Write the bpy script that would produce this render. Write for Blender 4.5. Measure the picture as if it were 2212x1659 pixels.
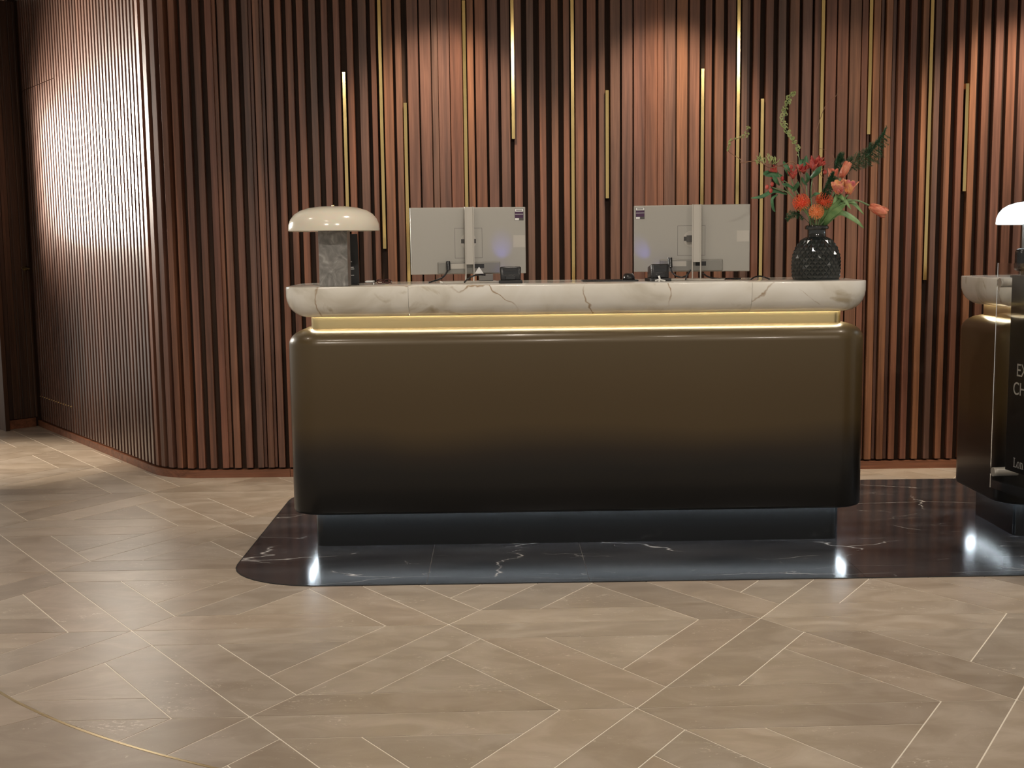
import bpy, bmesh, math, random
from mathutils import Vector, Matrix
random.seed(7)
C = bpy.context.scene.collection
for o in list(bpy.data.objects): bpy.data.objects.remove(o)

# ------------------------------------------------------------------ camera
F, PITCH, ROLL, YAW = 3093.97, 0.142643, 0.0110734, 0.0169397
PX, PY, EYE = 1127.731, 970.770, 1.38
cy_, sy_ = math.cos(YAW), math.sin(YAW)
def yawed(v): return Vector((v[0]*cy_+v[1]*sy_, -v[0]*sy_+v[1]*cy_, v[2]))
cr, sr = math.cos(ROLL), math.sin(ROLL)
RIGHT0, DOWN0 = Vector((1, 0, 0)), Vector((0, -math.sin(PITCH), -math.cos(PITCH)))
FWD = yawed(Vector((0, math.cos(PITCH), -math.sin(PITCH))))
RX = yawed(cr*RIGHT0 + sr*DOWN0); DN = yawed(-sr*RIGHT0 + cr*DOWN0)
cam = bpy.data.cameras.new('camera'); camo = bpy.data.objects.new('camera', cam); C.objects.link(camo)
M = Matrix((( RX.x, -DN.x, -FWD.x, 0), (RX.y, -DN.y, -FWD.y, 0), (RX.z, -DN.z, -FWD.z, EYE), (0, 0, 0, 1)))
camo.matrix_world = M
cam.sensor_width = 36; cam.lens = F*36/2212
cam.shift_x = -(PX-1106)/2212; cam.shift_y = (PY-829.5)/2212
cam.clip_start = 0.05; cam.clip_end = 100
bpy.context.scene.camera = camo
def ray(px, py): return FWD*F + RX*(px-PX) + DN*(py-PY)
def at(px, py, Y):                      # point of the vertical plane y = Y seen at a photo pixel
    d = ray(px, py); t = Y/d.y; return Vector((d.x*t, Y, EYE+d.z*t))
def onz(px, py, z=0.0):
    d = ray(px, py); t = (z-EYE)/d.z; return Vector((d.x*t, d.y*t, z))

# ------------------------------------------------------------------ world, view, lights
sc = bpy.context.scene
sc.view_settings.view_transform = 'Standard'; sc.view_settings.look = 'None'
sc.view_settings.gamma = 1; sc.view_settings.use_curve_mapping = False
sc.view_settings.exposure = 0.35
w = bpy.data.worlds.new('world'); sc.world = w; w.use_nodes = True
w.node_tree.nodes['Background'].inputs[0].default_value = (1.0, 0.92, 0.82, 1)
w.node_tree.nodes['Background'].inputs[1].default_value = 0.34
CEIL = 3.25
def spot(loc, tgt, energy, angle, blend=0.5, col=(1, .88, .72), r=0.03):
    l = bpy.data.lights.new('spotlight', 'SPOT'); l.energy = energy; l.spot_size = math.radians(angle)
    l.spot_blend = blend; l.color = col; l.shadow_soft_size = r
    o = bpy.data.objects.new('spotlight', l); C.objects.link(o); o.location = loc
    o.rotation_euler = (Vector(tgt)-Vector(loc)).to_track_quat('-Z', 'Y').to_euler(); return o
WC = (1, .84, .66)
for x in (-0.30, 1.02, 3.05):                       # wall washers over the slatted back wall
    spot((x, 8.00, CEIL-.03), (x, 8.45, 0), 135 if x < 2 else 190, 78, .75, WC, .05)
spot((2.05, 8.0, CEIL-.03), (2.05, 8.4, 0), 45, 80, .9, WC, .05)  # weaker unseen spot, added to brighten this stretch of wall
spot((-1.5, 8.0, CEIL-.03), (-1.5, 8.0, 0), 70, 50, .6, WC, .04)
spot((-3.3, 9.2, CEIL-.03), (-3.35, 9.35, 0), 420, 46, .8, WC, .04)
for x in (-3.6, -1.2, 1.2, 3.6):                    # general lobby downlights
    for y in (0.5, 2.6, 4.7):
        spot((x, y, CEIL-.03), (x, y, 0), (78 if y < 4 else 58) if x > -3 else 34, 105, .9, (1, .90, .78), .06)
for x in (-2.3, 0.1, 2.5):
    spot((x, 6.1, CEIL-.03), (x, 6.1, 0), 45, 100, .9, (1, .90, .78), .05)

for x in (-1.6, .35, 2.3):                           # unseen key spots, added to brighten the desk and counter front
    spot((x, 2.6, CEIL-.03), (x*.9, 6.4, .75), 135, 62, .9, (1, .91, .80), .07)
# ------------------------------------------------------------------ helpers
def tag(o, label=None, cat=None, group=None, kind=None):
    if label: o['label'] = label
    if cat: o['category'] = cat
    if group: o['group'] = group
    if kind: o['kind'] = kind
    return o
def link(name, me, mat=None, parent=None):
    o = bpy.data.objects.new(name, me); C.objects.link(o)
    if mat and not me.materials: me.materials.append(mat)
    if parent:
        o.parent = parent
        o.matrix_parent_inverse = parent.matrix_basis.inverted()
    return o
def mesh(name, verts, faces, mat=None, parent=None, smooth=False):
    me = bpy.data.meshes.new(name); me.from_pydata([tuple(v) for v in verts], [], faces); me.update()
    if smooth: me.polygons.foreach_set('use_smooth', [True]*len(me.polygons))
    return link(name, me, mat, parent)
def from_bm(name, bm, mat=None, parent=None, smooth=False):
    me = bpy.data.meshes.new(name); bm.normal_update(); bm.to_mesh(me); bm.free()
    if smooth: me.polygons.foreach_set('use_smooth', [True]*len(me.polygons))
    return link(name, me, mat, parent)
def empty(name, loc, rz=0):
    o = bpy.data.objects.new(name, None); C.objects.link(o); o.location = loc; o.rotation_euler = (0, 0, rz)
    o.empty_display_size = .05; return o
def bm_box(bm, x0, x1, y0, y1, z0, z1, mtx=None):
    vs = [bm.verts.new((x, y, z)) for z in (z0, z1) for x, y in ((x0, y0), (x1, y0), (x1, y1), (x0, y1))]
    for f in ((3, 2, 1, 0), (4, 5, 6, 7), (0, 1, 5, 4), (1, 2, 6, 5), (2, 3, 7, 6), (3, 0, 4, 7)):
        bm.faces.new([vs[i] for i in f])
    if mtx: 
        for v in vs: v.co = mtx @ v.co
    return vs
def box(name, x0, x1, y0, y1, z0, z1, mat, parent=None, bevel=0, seg=2, mtx=None):
    bm = bmesh.new(); bm_box(bm, x0, x1, y0, y1, z0, z1)
    if bevel: bmesh.ops.bevel(bm, geom=list(bm.edges), offset=bevel, segments=seg, profile=.5, affect='EDGES')
    if mtx: bm.transform(mtx)
    return from_bm(name, bm, mat, parent)
def prism_verts(poly, z0, z1):
    n = len(poly)
    v = [(p[0], p[1], z0) for p in poly]+[(p[0], p[1], z1) for p in poly]
    f = [tuple(range(n-1, -1, -1)), tuple(range(n, 2*n))]+[(i, (i+1) % n, n+(i+1) % n, n+i) for i in range(n)]
    return v, f
def prism(name, poly, z0, z1, mat, parent=None):
    v, f = prism_verts(poly, z0, z1); return mesh(name, v, f, mat, parent)
def rrect(x0, x1, y0, y1, r, seg=8):
    pts = []
    for cx, cy, a0 in ((x1-r, y0+r, -90), (x1-r, y1-r, 0), (x0+r, y1-r, 90), (x0+r, y0+r, 180)):
        for i in range(seg+1):
            a = math.radians(a0+90*i/seg); pts.append((cx+r*math.cos(a), cy+r*math.sin(a)))
    return pts
def loft(rings, cap0=True, cap1=True):
    bm = bmesh.new(); R = [[bm.verts.new(p) for p in ring] for ring in rings]; n = len(rings[0])
    for a, b in zip(R, R[1:]):
        for i in range(n): bm.faces.new((a[i], a[(i+1) % n], b[(i+1) % n], b[i]))
    if cap0: bm.faces.new(R[0][::-1])
    if cap1: bm.faces.new(R[-1])
    return bm
def rr_loft(x0, x1, y0, y1, r, prof, seg=8, cap0=True, cap1=True):
    rings = []
    for ins, z in prof:
        rings.append([(x, y, z) for x, y in rrect(x0+ins, x1-ins, y0+ins, y1-ins, max(r-ins, .004), seg)])
    return loft(rings, cap0, cap1)
def auto(o, deg=40):
    me = o.data; me.polygons.foreach_set('use_smooth', [True]*len(me.polygons))
    bm = bmesh.new(); bm.from_mesh(me); th = math.radians(deg)
    for e in bm.edges:
        if len(e.link_faces) == 2 and e.calc_face_angle(0) > th: e.smooth = False
    bm.to_mesh(me); bm.free(); return o
def tube_bm(bm, pts, rad, seg=6, cap=True):
    pts = [Vector(p) for p in pts]; n = len(pts); rings = []
    if not hasattr(rad, '__len__'): rad = [rad]*n
    t0 = (pts[1]-pts[0]).normalized(); up = Vector((0, 0, 1)) if abs(t0.z) < .9 else Vector((1, 0, 0))
    nv = t0.cross(up).normalized()
    for i, p in enumerate(pts):
        t = (pts[min(i+1, n-1)]-pts[max(i-1, 0)]).normalized()
        nv = (nv-t*nv.dot(t)).normalized(); b = t.cross(nv)
        rings.append([bm.verts.new(p+rad[i]*(math.cos(2*math.pi*k/seg)*nv+math.sin(2*math.pi*k/seg)*b)) for k in range(seg)])
    for a, b in zip(rings, rings[1:]):
        for k in range(seg): bm.faces.new((a[k], a[(k+1) % seg], b[(k+1) % seg], b[k]))
    if cap: bm.faces.new(rings[0][::-1]); bm.faces.new(rings[-1])
def smoothpath(pts, n=6):
    P = [Vector(p) for p in pts]; P = [P[0]*2-P[1]]+P+[P[-1]*2-P[-2]]; out = []
    for i in range(1, len(P)-2):
        a, b, c, d = P[i-1:i+3]
        for k in range(n):
            t = k/n
            out.append(.5*((2*b)+(c-a)*t+(2*a-5*b+4*c-d)*t*t+(-a+3*b-3*c+d)*t**3))
    out.append(P[-2]); return out
def tube(name, pts, rad, mat, parent=None, seg=8, n=6):
    bm = bmesh.new(); tube_bm(bm, smoothpath(pts, n) if n else pts, rad, seg); return from_bm(name, bm, mat, parent, True)
def cyl(name, p0, p1, r, mat, parent=None, seg=20):
    bm = bmesh.new(); tube_bm(bm, [p0, p1], r, seg); o = from_bm(name, bm, mat, parent); return auto(o, 50)
def lathe(name, prof, cen, mat, parent=None, seg=40, cap0=False, cap1=False, smooth=True):
    rings = [[(cen[0]+r*math.cos(2*math.pi*k/seg), cen[1]+r*math.sin(2*math.pi*k/seg), cen[2]+z) for k in range(seg)] for r, z in prof]
    o = from_bm(name, loft(rings, cap0, cap1), mat, parent)
    return auto(o, 45) if smooth else o
FONT = None
def text(name, s, size, mtx, mat, parent, extrude=.0006):
    cu = bpy.data.curves.new(name, 'FONT'); cu.body = s; cu.size = size; cu.extrude = extrude
    t = bpy.data.objects.new(name, cu); C.objects.link(t)
    dg = bpy.context.evaluated_depsgraph_get(); dg.update()
    me = bpy.data.meshes.new_from_object(t.evaluated_get(dg)); bpy.data.objects.remove(t)
    me.transform(mtx); me.materials.clear(); return link(name, me, mat, parent)

# ------------------------------------------------------------------ materials
def mat(name):
    m = bpy.data.materials.new(name); m.use_nodes = True; nt = m.node_tree
    return m, nt, nt.nodes['Principled BSDF']
def N(nt, t, **k):
    n = nt.nodes.new(t)
    for a, b in k.items(): setattr(n, a, b)
    return n
def simple(name, col, rough=.5, metal=0, coat=0, bump=0, bscale=80, spec=None):
    m, nt, b = mat(name); b.inputs['Base Color'].default_value = (*col, 1)
    b.inputs['Roughness'].default_value = rough; b.inputs['Metallic'].default_value = metal
    b.inputs['Coat Weight'].default_value = coat
    if spec is not None: b.inputs['Specular IOR Level'].default_value = spec
    tc = N(nt, 'ShaderNodeTexCoord'); nz = N(nt, 'ShaderNodeTexNoise'); nz.inputs['Scale'].default_value = bscale
    nt.links.new(tc.outputs['Object'], nz.inputs['Vector'])
    mr = N(nt, 'ShaderNodeMapRange'); mr.inputs[3].default_value = max(rough-.04, 0.02); mr.inputs[4].default_value = rough+.04
    nt.links.new(nz.outputs['Fac'], mr.inputs[0]); nt.links.new(mr.outputs[0], b.inputs['Roughness'])
    if bump:
        bp = N(nt, 'ShaderNodeBump'); bp.inputs['Strength'].default_value = bump; bp.inputs['Distance'].default_value = .002
        nt.links.new(nz.outputs['Fac'], bp.inputs['Height']); nt.links.new(bp.outputs[0], b.inputs['Normal'])
    return m
def emis(name, col, s):
    m, nt, b = mat(name); b.inputs['Base Color'].default_value = (*col, 1)
    b.inputs['Emission Color'].default_value = (*col, 1); b.inputs['Emission Strength'].default_value = s; return m
def ramp(nt, stops, interp='LINEAR'):
    r = N(nt, 'ShaderNodeValToRGB'); cr_ = r.color_ramp; cr_.interpolation = interp
    while len(cr_.elements) > 1: cr_.elements.remove(cr_.elements[-1])
    cr_.elements[0].position = stops[0][0]; cr_.elements[0].color = (*stops[0][1], 1)
    for p, c in stops[1:]:
        e = cr_.elements.new(p); e.color = (*c, 1)
    return r
def offset_vec(nt, scale, rnd=30.0):
    """object coordinates, shifted by a per-object random amount, then scaled"""
    tc = N(nt, 'ShaderNodeTexCoord'); oi = N(nt, 'ShaderNodeObjectInfo')
    ml = N(nt, 'ShaderNodeMath', operation='MULTIPLY'); ml.inputs[1].default_value = rnd
    nt.links.new(oi.outputs['Random'], ml.inputs[0])
    ad = N(nt, 'ShaderNodeVectorMath', operation='ADD')
    nt.links.new(tc.outputs['Object'], ad.inputs[0]); nt.links.new(ml.outputs[0], ad.inputs[1])
    mp = N(nt, 'ShaderNodeMapping'); mp.inputs['Scale'].default_value = scale
    nt.links.new(ad.outputs[0], mp.inputs['Vector']); return mp.outputs[0], oi
def wood(name, stops, rough=.38, gscale=(26, 26, .9), spec=.5, coat=0.0, bump=.15):
    m, nt, b = mat(name); v, oi = offset_vec(nt, gscale)
    n1 = N(nt, 'ShaderNodeTexNoise'); n1.inputs['Scale'].default_value = 1; n1.inputs['Detail'].default_value = 6
    n1.inputs['Distortion'].default_value = .6; nt.links.new(v, n1.inputs['Vector'])
    n2 = N(nt, 'ShaderNodeTexNoise'); n2.inputs['Scale'].default_value = 5; n2.inputs['Detail'].default_value = 4
    nt.links.new(v, n2.inputs['Vector'])
    base = ramp(nt, stops); nt.links.new(oi.outputs['Random'], base.inputs['Fac'])
    g = ramp(nt, [(0.25, (.50, .46, .44)), (.5, (.95, .93, .92)), (.75, (1.42, 1.36, 1.28))]); nt.links.new(n1.outputs['Fac'], g.inputs['Fac'])
    g2 = ramp(nt, [(0.3, (.80, .78, .76)), (.65, (1.12, 1.12, 1.12))]); nt.links.new(n2.outputs['Fac'], g2.inputs['Fac'])
    mx = N(nt, 'ShaderNodeMix', data_type='RGBA', blend_type='MULTIPLY'); mx.inputs[0].default_value = 1
    nt.links.new(base.outputs[0], mx.inputs[6]); nt.links.new(g.outputs[0], mx.inputs[7])
    m2 = N(nt, 'ShaderNodeMix', data_type='RGBA', blend_type='MULTIPLY'); m2.inputs[0].default_value = 1
    nt.links.new(mx.outputs[2], m2.inputs[6]); nt.links.new(g2.outputs[0], m2.inputs[7])
    nt.links.new(m2.outputs[2], b.inputs['Base Color'])
    b.inputs['Roughness'].default_value = rough; b.inputs['Specular IOR Level'].default_value = spec
    b.inputs['Coat Weight'].default_value = coat; b.inputs['Coat Roughness'].default_value = .3
    bp = N(nt, 'ShaderNodeBump'); bp.inputs['Strength'].default_value = bump; bp.inputs['Distance'].default_value = .001
    nt.links.new(n2.outputs['Fac'], bp.inputs['Height']); nt.links.new(bp.outputs[0], b.inputs['Normal'])
    return m
WS = [(0.0, (.150, .058, .034)), (.18, (.230, .085, .046)), (.34, (.150, .075, .052)), (.5, (.200, .078, .050)), (.66, (.130, .062, .045)), (.82, (.270, .108, .052)), (1.0, (.180, .066, .042))]
M_SLAT = wood('walnut_slats', [(p, (c[0]*.98, c[1]*1.10, c[2]*1.14)) for p, c in WS], .42, coat=.1)
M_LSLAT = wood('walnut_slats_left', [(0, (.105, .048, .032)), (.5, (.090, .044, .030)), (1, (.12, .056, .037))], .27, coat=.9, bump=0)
M_BACKER = wood('dark_backing', [(0, (.045, .024, .015)), (1, (.05, .026, .016))], .6, spec=.25)
M_BASEB = wood('skirting_wood', [(0, (.20, .082, .045)), (1, (.24, .10, .055))], .4, (1.2, 26, 26))
M_DOORW = wood('dark_boards', [(0, (.062, .034, .022)), (.5, (.080, .042, .026)), (1, (.055, .032, .023))], .5)
M_BRASS = simple('polished_brass', (.78, .58, .25), .13, 1, bump=.06, bscale=9)
M_BRASSB = simple('brushed_brass', (.62, .50, .27), .30, 1)
M_LED_C = emis('cool_led', (.80, .92, 1.0), 52)
M_LED_W = emis('warm_led', (1.0, .92, .70), 42)
M_BLACK = simple('black_plastic', (.012, .012, .013), .28)
M_BLACKM = simple('matt_black', (.016, .016, .017), .5)
M_SILVER = simple('silver_plastic', (.42, .40, .36), .34, .55)
M_SILVER2 = simple('stand_silver', (.50, .47, .42), .38, .4)
M_BAY = simple('bay_silver_shaded', (.27, .26, .235), .34, .5)  # darker than the housing: recess shading put into the base colour
M_DARKLINE = simple('dark_groove', (.07, .065, .06), .5)
M_WHITEP = simple('white_paper', (.8, .8, .78), .6)
M_PURPLE = simple('purple_label', (.055, .016, .06), .5)
M_CEIL = simple('ceiling_paint', (.55, .52, .48), .8)

def travertine():
    m, nt, b = mat('travertine'); v, oi = offset_vec(nt, (2.6, 4.0, 1), 40)
    n1 = N(nt, 'ShaderNodeTexNoise'); n1.inputs['Scale'].default_value = 1.5; n1.inputs['Detail'].default_value = 7; n1.inputs['Roughness'].default_value = .6
    n1.inputs['Distortion'].default_value = 1.0; nt.links.new(v, n1.inputs['Vector'])
    c = ramp(nt, [(.28, (.31, .257, .204)), (.45, (.350, .295, .238)), (.56, (.395, .338, .280)), (.75, (.46, .405, .345))]); nt.links.new(n1.outputs['Fac'], c.inputs['Fac'])
    t = ramp(nt, [(0, (.80, .77, .74)), (.3, (1.0, .98, .95)), (.55, (.88, .88, .88)), (.8, (1.1, 1.08, 1.05)), (1, (.95, .90, .86))]); nt.links.new(oi.outputs['Random'], t.inputs['Fac'])
    mx = N(nt, 'ShaderNodeMix', data_type='RGBA', blend_type='MULTIPLY'); mx.inputs[0].default_value = 1
    nt.links.new(c.outputs[0], mx.inputs[6]); nt.links.new(t.outputs[0], mx.inputs[7])
    # pale calcite flecks gathered in patches
    n2 = N(nt, 'ShaderNodeTexNoise'); n2.inputs['Scale'].default_value = 16; n2.inputs['Detail'].default_value = 5; n2.inputs['Roughness'].default_value = .7; n2.inputs['Distortion'].default_value = 1.0
    nt.links.new(v, n2.inputs['Vector'])
    n3 = N(nt, 'ShaderNodeTexNoise'); n3.inputs['Scale'].default_value = 1.3; nt.links.new(v, n3.inputs['Vector'])
    ad = N(nt, 'ShaderNodeMath', operation='MULTIPLY_ADD'); ad.inputs[1].default_value = .42; nt.links.new(n3.outputs['Fac'], ad.inputs[0]); nt.links.new(n2.outputs['Fac'], ad.inputs[2])
    r = ramp(nt, [(.86, (0, 0, 0)), (.93, (1, 1, 1))]); nt.links.new(ad.outputs[0], r.inputs['Fac'])
    m3 = N(nt, 'ShaderNodeMix', data_type='RGBA'); nt.links.new(r.outputs[0], m3.inputs[0]); nt.links.new(mx.outputs[2], m3.inputs[6])
    m3.inputs[7].default_value = (.58, .52, .44, 1)
    nt.links.new(m3.outputs[2], b.inputs['Base Color'])
    rr = N(nt, 'ShaderNodeMapRange'); rr.inputs[3].default_value = .28; rr.inputs[4].default_value = .42; nt.links.new(n1.outputs['Fac'], rr.inputs[0]); nt.links.new(rr.outputs[0], b.inputs['Roughness'])
    return m
M_TILE = travertine()
M_GROUT = simple('cream_grout', (.80, .74, .64), .6)

def veins(nt, vec, scale, width, dist=.35, dscale=2.0, mask=.5):
    """thin crack-like veins: edges of distorted voronoi cells, kept only in patches"""
    nz = N(nt, 'ShaderNodeTexNoise'); nz.inputs['Scale'].default_value = dscale; nz.inputs['Detail'].default_value = 5; nt.links.new(vec, nz.inputs['Vector'])
    sb = N(nt, 'ShaderNodeVectorMath', operation='SUBTRACT'); sb.inputs[1].default_value = (.5, .5, .5); nt.links.new(nz.outputs['Color'], sb.inputs[0])
    scl = N(nt, 'ShaderNodeVectorMath', operation='SCALE'); scl.inputs['Scale'].default_value = dist; nt.links.new(sb.outputs[0], scl.inputs[0])
    ad = N(nt, 'ShaderNodeVectorMath', operation='ADD'); nt.links.new(vec, ad.inputs[0]); nt.links.new(scl.outputs[0], ad.inputs[1])
    vo = N(nt, 'ShaderNodeTexVoronoi', feature='DISTANCE_TO_EDGE'); vo.inputs['Scale'].default_value = scale; nt.links.new(ad.outputs[0], vo.inputs['Vector'])
    r = ramp(nt, [(0, (1, 1, 1)), (width, (0, 0, 0))]); nt.links.new(vo.outputs['Distance'], r.inputs['Fac'])
    n2 = N(nt, 'ShaderNodeTexNoise'); n2.inputs['Scale'].default_value = dscale*1.1; n2.inputs['Detail'].default_value = 3; nt.links.new(ad.outputs[0], n2.inputs['Vector'])
    mk = ramp(nt, [(mask, (0, 0, 0)), (mask+.12, (1, 1, 1))]); nt.links.new(n2.outputs['Fac'], mk.inputs['Fac'])
    mu = N(nt, 'ShaderNodeMath', operation='MULTIPLY'); nt.links.new(r.outputs[0], mu.inputs[0]); nt.links.new(mk.outputs[0], mu.inputs[1])
    return mu.outputs[0]
def black_marble():
    m, nt, b = mat('black_marble'); tc = N(nt, 'ShaderNodeTexCoord')
    mp = N(nt, 'ShaderNodeMapping'); mp.inputs['Scale'].default_value = (.8, 2.2, 1); mp.inputs['Rotation'].default_value = (0, 0, .12)
    nt.links.new(tc.outputs['Object'], mp.inputs['Vector'])
    v1 = veins(nt, mp.outputs[0], 1.1, .0055, .5, 1.6, .47); v2 = veins(nt, mp.outputs[0], 2.6, .006, .4, 3.0, .55)
    ad = N(nt, 'ShaderNodeMath', operation='MULTIPLY_ADD'); ad.inputs[1].default_value = .5; ad.use_clamp = True; nt.links.new(v2, ad.inputs[0]); nt.links.new(v1, ad.inputs[2])
    nz = N(nt, 'ShaderNodeTexNoise'); nz.inputs['Scale'].default_value = 2.2; nz.inputs['Detail'].default_value = 6; nt.links.new(mp.outputs[0], nz.inputs['Vector'])
    c = ramp(nt, [(.3, (.020, .020, .023)), (.7, (.055, .056, .062))]); nt.links.new(nz.outputs['Fac'], c.inputs['Fac'])
    mx = N(nt, 'ShaderNodeMix', data_type='RGBA'); nt.links.new(ad.outputs[0], mx.inputs[0]); nt.links.new(c.outputs[0], mx.inputs[6]); mx.inputs[7].default_value = (.62, .60, .58, 1)
    nt.links.new(mx.outputs[2], b.inputs['Base Color']); b.inputs['Roughness'].default_value = .17; b.inputs['Specular IOR Level'].default_value = .75
    return m
M_BMARBLE = black_marble()
def white_marble():
    m, nt, b = mat('white_gold_marble'); v, oi = offset_vec(nt, (1, 1, 1), 9)
    v1 = veins(nt, v, 1.9, .012, .5, 2.4, .44)
    nz = N(nt, 'ShaderNodeTexNoise'); nz.inputs['Scale'].default_value = 3.0; nz.inputs['Detail'].default_value = 5; nz.inputs['Distortion'].default_value = 1.2; nt.links.new(v, nz.inputs['Vector'])
    c = ramp(nt, [(.34, (.56, .52, .44)), (.48, (.70, .67, .60)), (.68, (.77, .75, .70))]); nt.links.new(nz.outputs['Fac'], c.inputs['Fac'])
    n4 = N(nt, 'ShaderNodeTexNoise'); n4.inputs['Scale'].default_value = 4.5; n4.inputs['Detail'].default_value = 4; n4.inputs['Distortion'].default_value = 1.6; nt.links.new(v, n4.inputs['Vector'])
    p = ramp(nt, [(.62, (0, 0, 0)), (.72, (.8, .8, .8))]); nt.links.new(n4.outputs['Fac'], p.inputs['Fac'])
    m0 = N(nt, 'ShaderNodeMix', data_type='RGBA'); nt.links.new(p.outputs[0], m0.inputs[0]); nt.links.new(c.outputs[0], m0.inputs[6]); m0.inputs[7].default_value = (.40, .33, .22, 1)
    mx = N(nt, 'ShaderNodeMix', data_type='RGBA'); nt.links.new(v1, mx.inputs[0]); nt.links.new(m0.outputs[2], mx.inputs[6]); mx.inputs[7].default_value = (.30, .19, .09, 1)
    nt.links.new(mx.outputs[2], b.inputs['Base Color']); b.inputs['Roughness'].default_value = .12
    return m
M_WMARBLE = white_marble()
def grey_marble():
    m, nt, b = mat('grey_marble'); tc = N(nt, 'ShaderNodeTexCoord'); mp = N(nt, 'ShaderNodeMapping'); mp.inputs['Rotation'].default_value = (0, .6, 0); nt.links.new(tc.outputs['Object'], mp.inputs['Vector'])
    nz = N(nt, 'ShaderNodeTexNoise'); nz.inputs['Scale'].default_value = 14; nz.inputs['Detail'].default_value = 6; nz.inputs['Distortion'].default_value = 2.2; nt.links.new(mp.outputs[0], nz.inputs['Vector'])
    c = ramp(nt, [(.35, (.15, .145, .135)), (.58, (.25, .24, .225)), (.72, (.40, .39, .37))]); nt.links.new(nz.outputs['Fac'], c.inputs['Fac'])
    nt.links.new(c.outputs[0], b.inputs['Base Color']); b.inputs['Roughness'].default_value = .3
    bp = N(nt, 'ShaderNodeBump'); bp.inputs['Strength'].default_value = .2; bp.inputs['Distance'].default_value = .004; nt.links.new(nz.outputs['Fac'], bp.inputs['Height']); nt.links.new(bp.outputs[0], b.inputs['Normal'])
    return m
M_GMARBLE = grey_marble()
def ombre():
    """lacquer sprayed bronze at the top fading to black at the foot of the desk"""
    m, nt, b = mat('bronze_to_black_lacquer'); tc = N(nt, 'ShaderNodeTexCoord'); sx = N(nt, 'ShaderNodeSeparateXYZ'); nt.links.new(tc.outputs['Object'], sx.inputs[0])
    nz = N(nt, 'ShaderNodeTexNoise'); nz.inputs['Scale'].default_value = 1.6; nz.inputs['Detail'].default_value = 1; nt.links.new(tc.outputs['Object'], nz.inputs['Vector'])
    ad = N(nt, 'ShaderNodeMath', operation='MULTIPLY_ADD'); ad.inputs[1].default_value = .10; nt.links.new(nz.outputs['Fac'], ad.inputs[0]); nt.links.new(sx.outputs['Z'], ad.inputs[2])
    c = ramp(nt, [(.42, (.010, .009, .008)), (.50, (.020, .014, .009)), (.62, (.062, .040, .016)), (.8, (.070, .046, .019)), (1.0, (.080, .056, .026))]); nt.links.new(ad.outputs[0], c.inputs['Fac'])
    nt.links.new(c.outputs[0], b.inputs['Base Color']); b.inputs['Roughness'].default_value = .34
    b.inputs['Metallic'].default_value = .1; b.inputs['Specular IOR Level'].default_value = .3; b.inputs['Coat Weight'].default_value = .15; b.inputs['Coat Roughness'].default_value = .12
    return m
M_OMBRE = ombre()
M_PLINTH = simple('black_gloss_plinth', (.006, .0065, .007), .16)

# ------------------------------------------------------------------ floor
GAP = .0025
floor = prism('floor', [(-7, 1.0), (7, 1.0), (7, 12.6), (-7, 12.6)], -.06, -.0012, M_GROUT); tag(floor, kind='structure')
LT, A1 = 1.15189, .0183025; O1 = Vector((-.747, 4.107))
e1 = Vector((math.cos(A1), math.sin(A1))); e2 = Vector((math.cos(A1+math.pi/3), math.sin(A1+math.pi/3)))
CC, CRAD = Vector((.844, 6.380)), 3.1364
def node(i, j): return O1+LT*(i*e1+j*e2)
def isect(p, d, q, e):
    k = d.x*e.y-d.y*e.x; t = ((q.x-p.x)*e.y-(q.y-p.y)*e.x)/k; return p+d*t
def inset(poly, g):
    n = len(poly); ar = sum(poly[i].x*poly[(i+1) % n].y-poly[(i+1) % n].x*poly[i].y for i in range(n))
    if ar < 0: poly = poly[::-1]
    L = []
    for i in range(n):
        a, b = poly[i], poly[(i+1) % n]; d = (b-a).normalized(); nn = Vector((-d.y, d.x)); L.append((a+nn*g, d))
    return [isect(L[i-1][0], L[i-1][1], L[i][0], L[i][1]) for i in range(n)]
def clip(poly, inside, cut):
    out = []
    for i in range(len(poly)):
        a, b = poly[i], poly[(i+1) % len(poly)]; ia, ib = inside(a), inside(b)
        if ia: out.append(a)
        if ia != ib: out.append(cut(a, b))
    return out
def cutf(inside):
    def f(a, b):
        lo, hi = (a, b) if inside(a) else (b, a)
        for _ in range(30):
            m_ = (lo+hi)/2
            if inside(m_): lo = m_
            else: hi = m_
        return lo
    return f
def tiles(A, B, Cc, s=.2):
    P1 = A+s*(Cc-A); P2 = B+s*(A-B); P3 = Cc+s*(B-Cc)
    Q1 = isect(P1, B-A, P2, Cc-B); Q2 = isect(P2, Cc-B, P3, A-Cc); Q3 = isect(P3, A-Cc, P1, B-A)
    return [[A, P2, Q1, P1], [B, P3, Q2, P2], [Cc, P1, Q3, P3], [Q1, Q2, Q3]]
# wall foot line on plan: left wall, curved corner, back wall
WY = 8.575
Lc = Vector((-1.972, WY)); Ld = (Vector((-3.613, 11.271))-Vector((-2.286, 9.047))).normalized()
Lc = isect(Vector((-2.286, 9.047)), Ld, Vector((0, WY)), Vector((1, 0)))
CORNER = Vector((-3.613, 11.271)); Ed = Vector((-.165, -.21)).normalized()
AP = CC+(Vector((-1.62, 4.42))-CC).normalized()*CRAD; AN = (AP-CC).normalized(); AT = Vector((AN.y, -AN.x)); AT = AT if AT.x < 0 else -AT
def in_circle(p):        # the brass line: an arc, running on straight past its left end
    if (p-AP).dot(AT) > 0: return (p-AP).dot(AN) < -.004
    return (p-CC).length < CRAD-.004 or p.y > CC.y
def in_front(p):      # room side of the slatted walls
    return not (p.y > WY+.03 and (p-Lc).dot(Vector((Ld.y, -Ld.x))) > .03)
SX0, SX1, SY0, SY1, SR = -1.145, 6.0, 5.742, 8.155, .42
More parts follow.
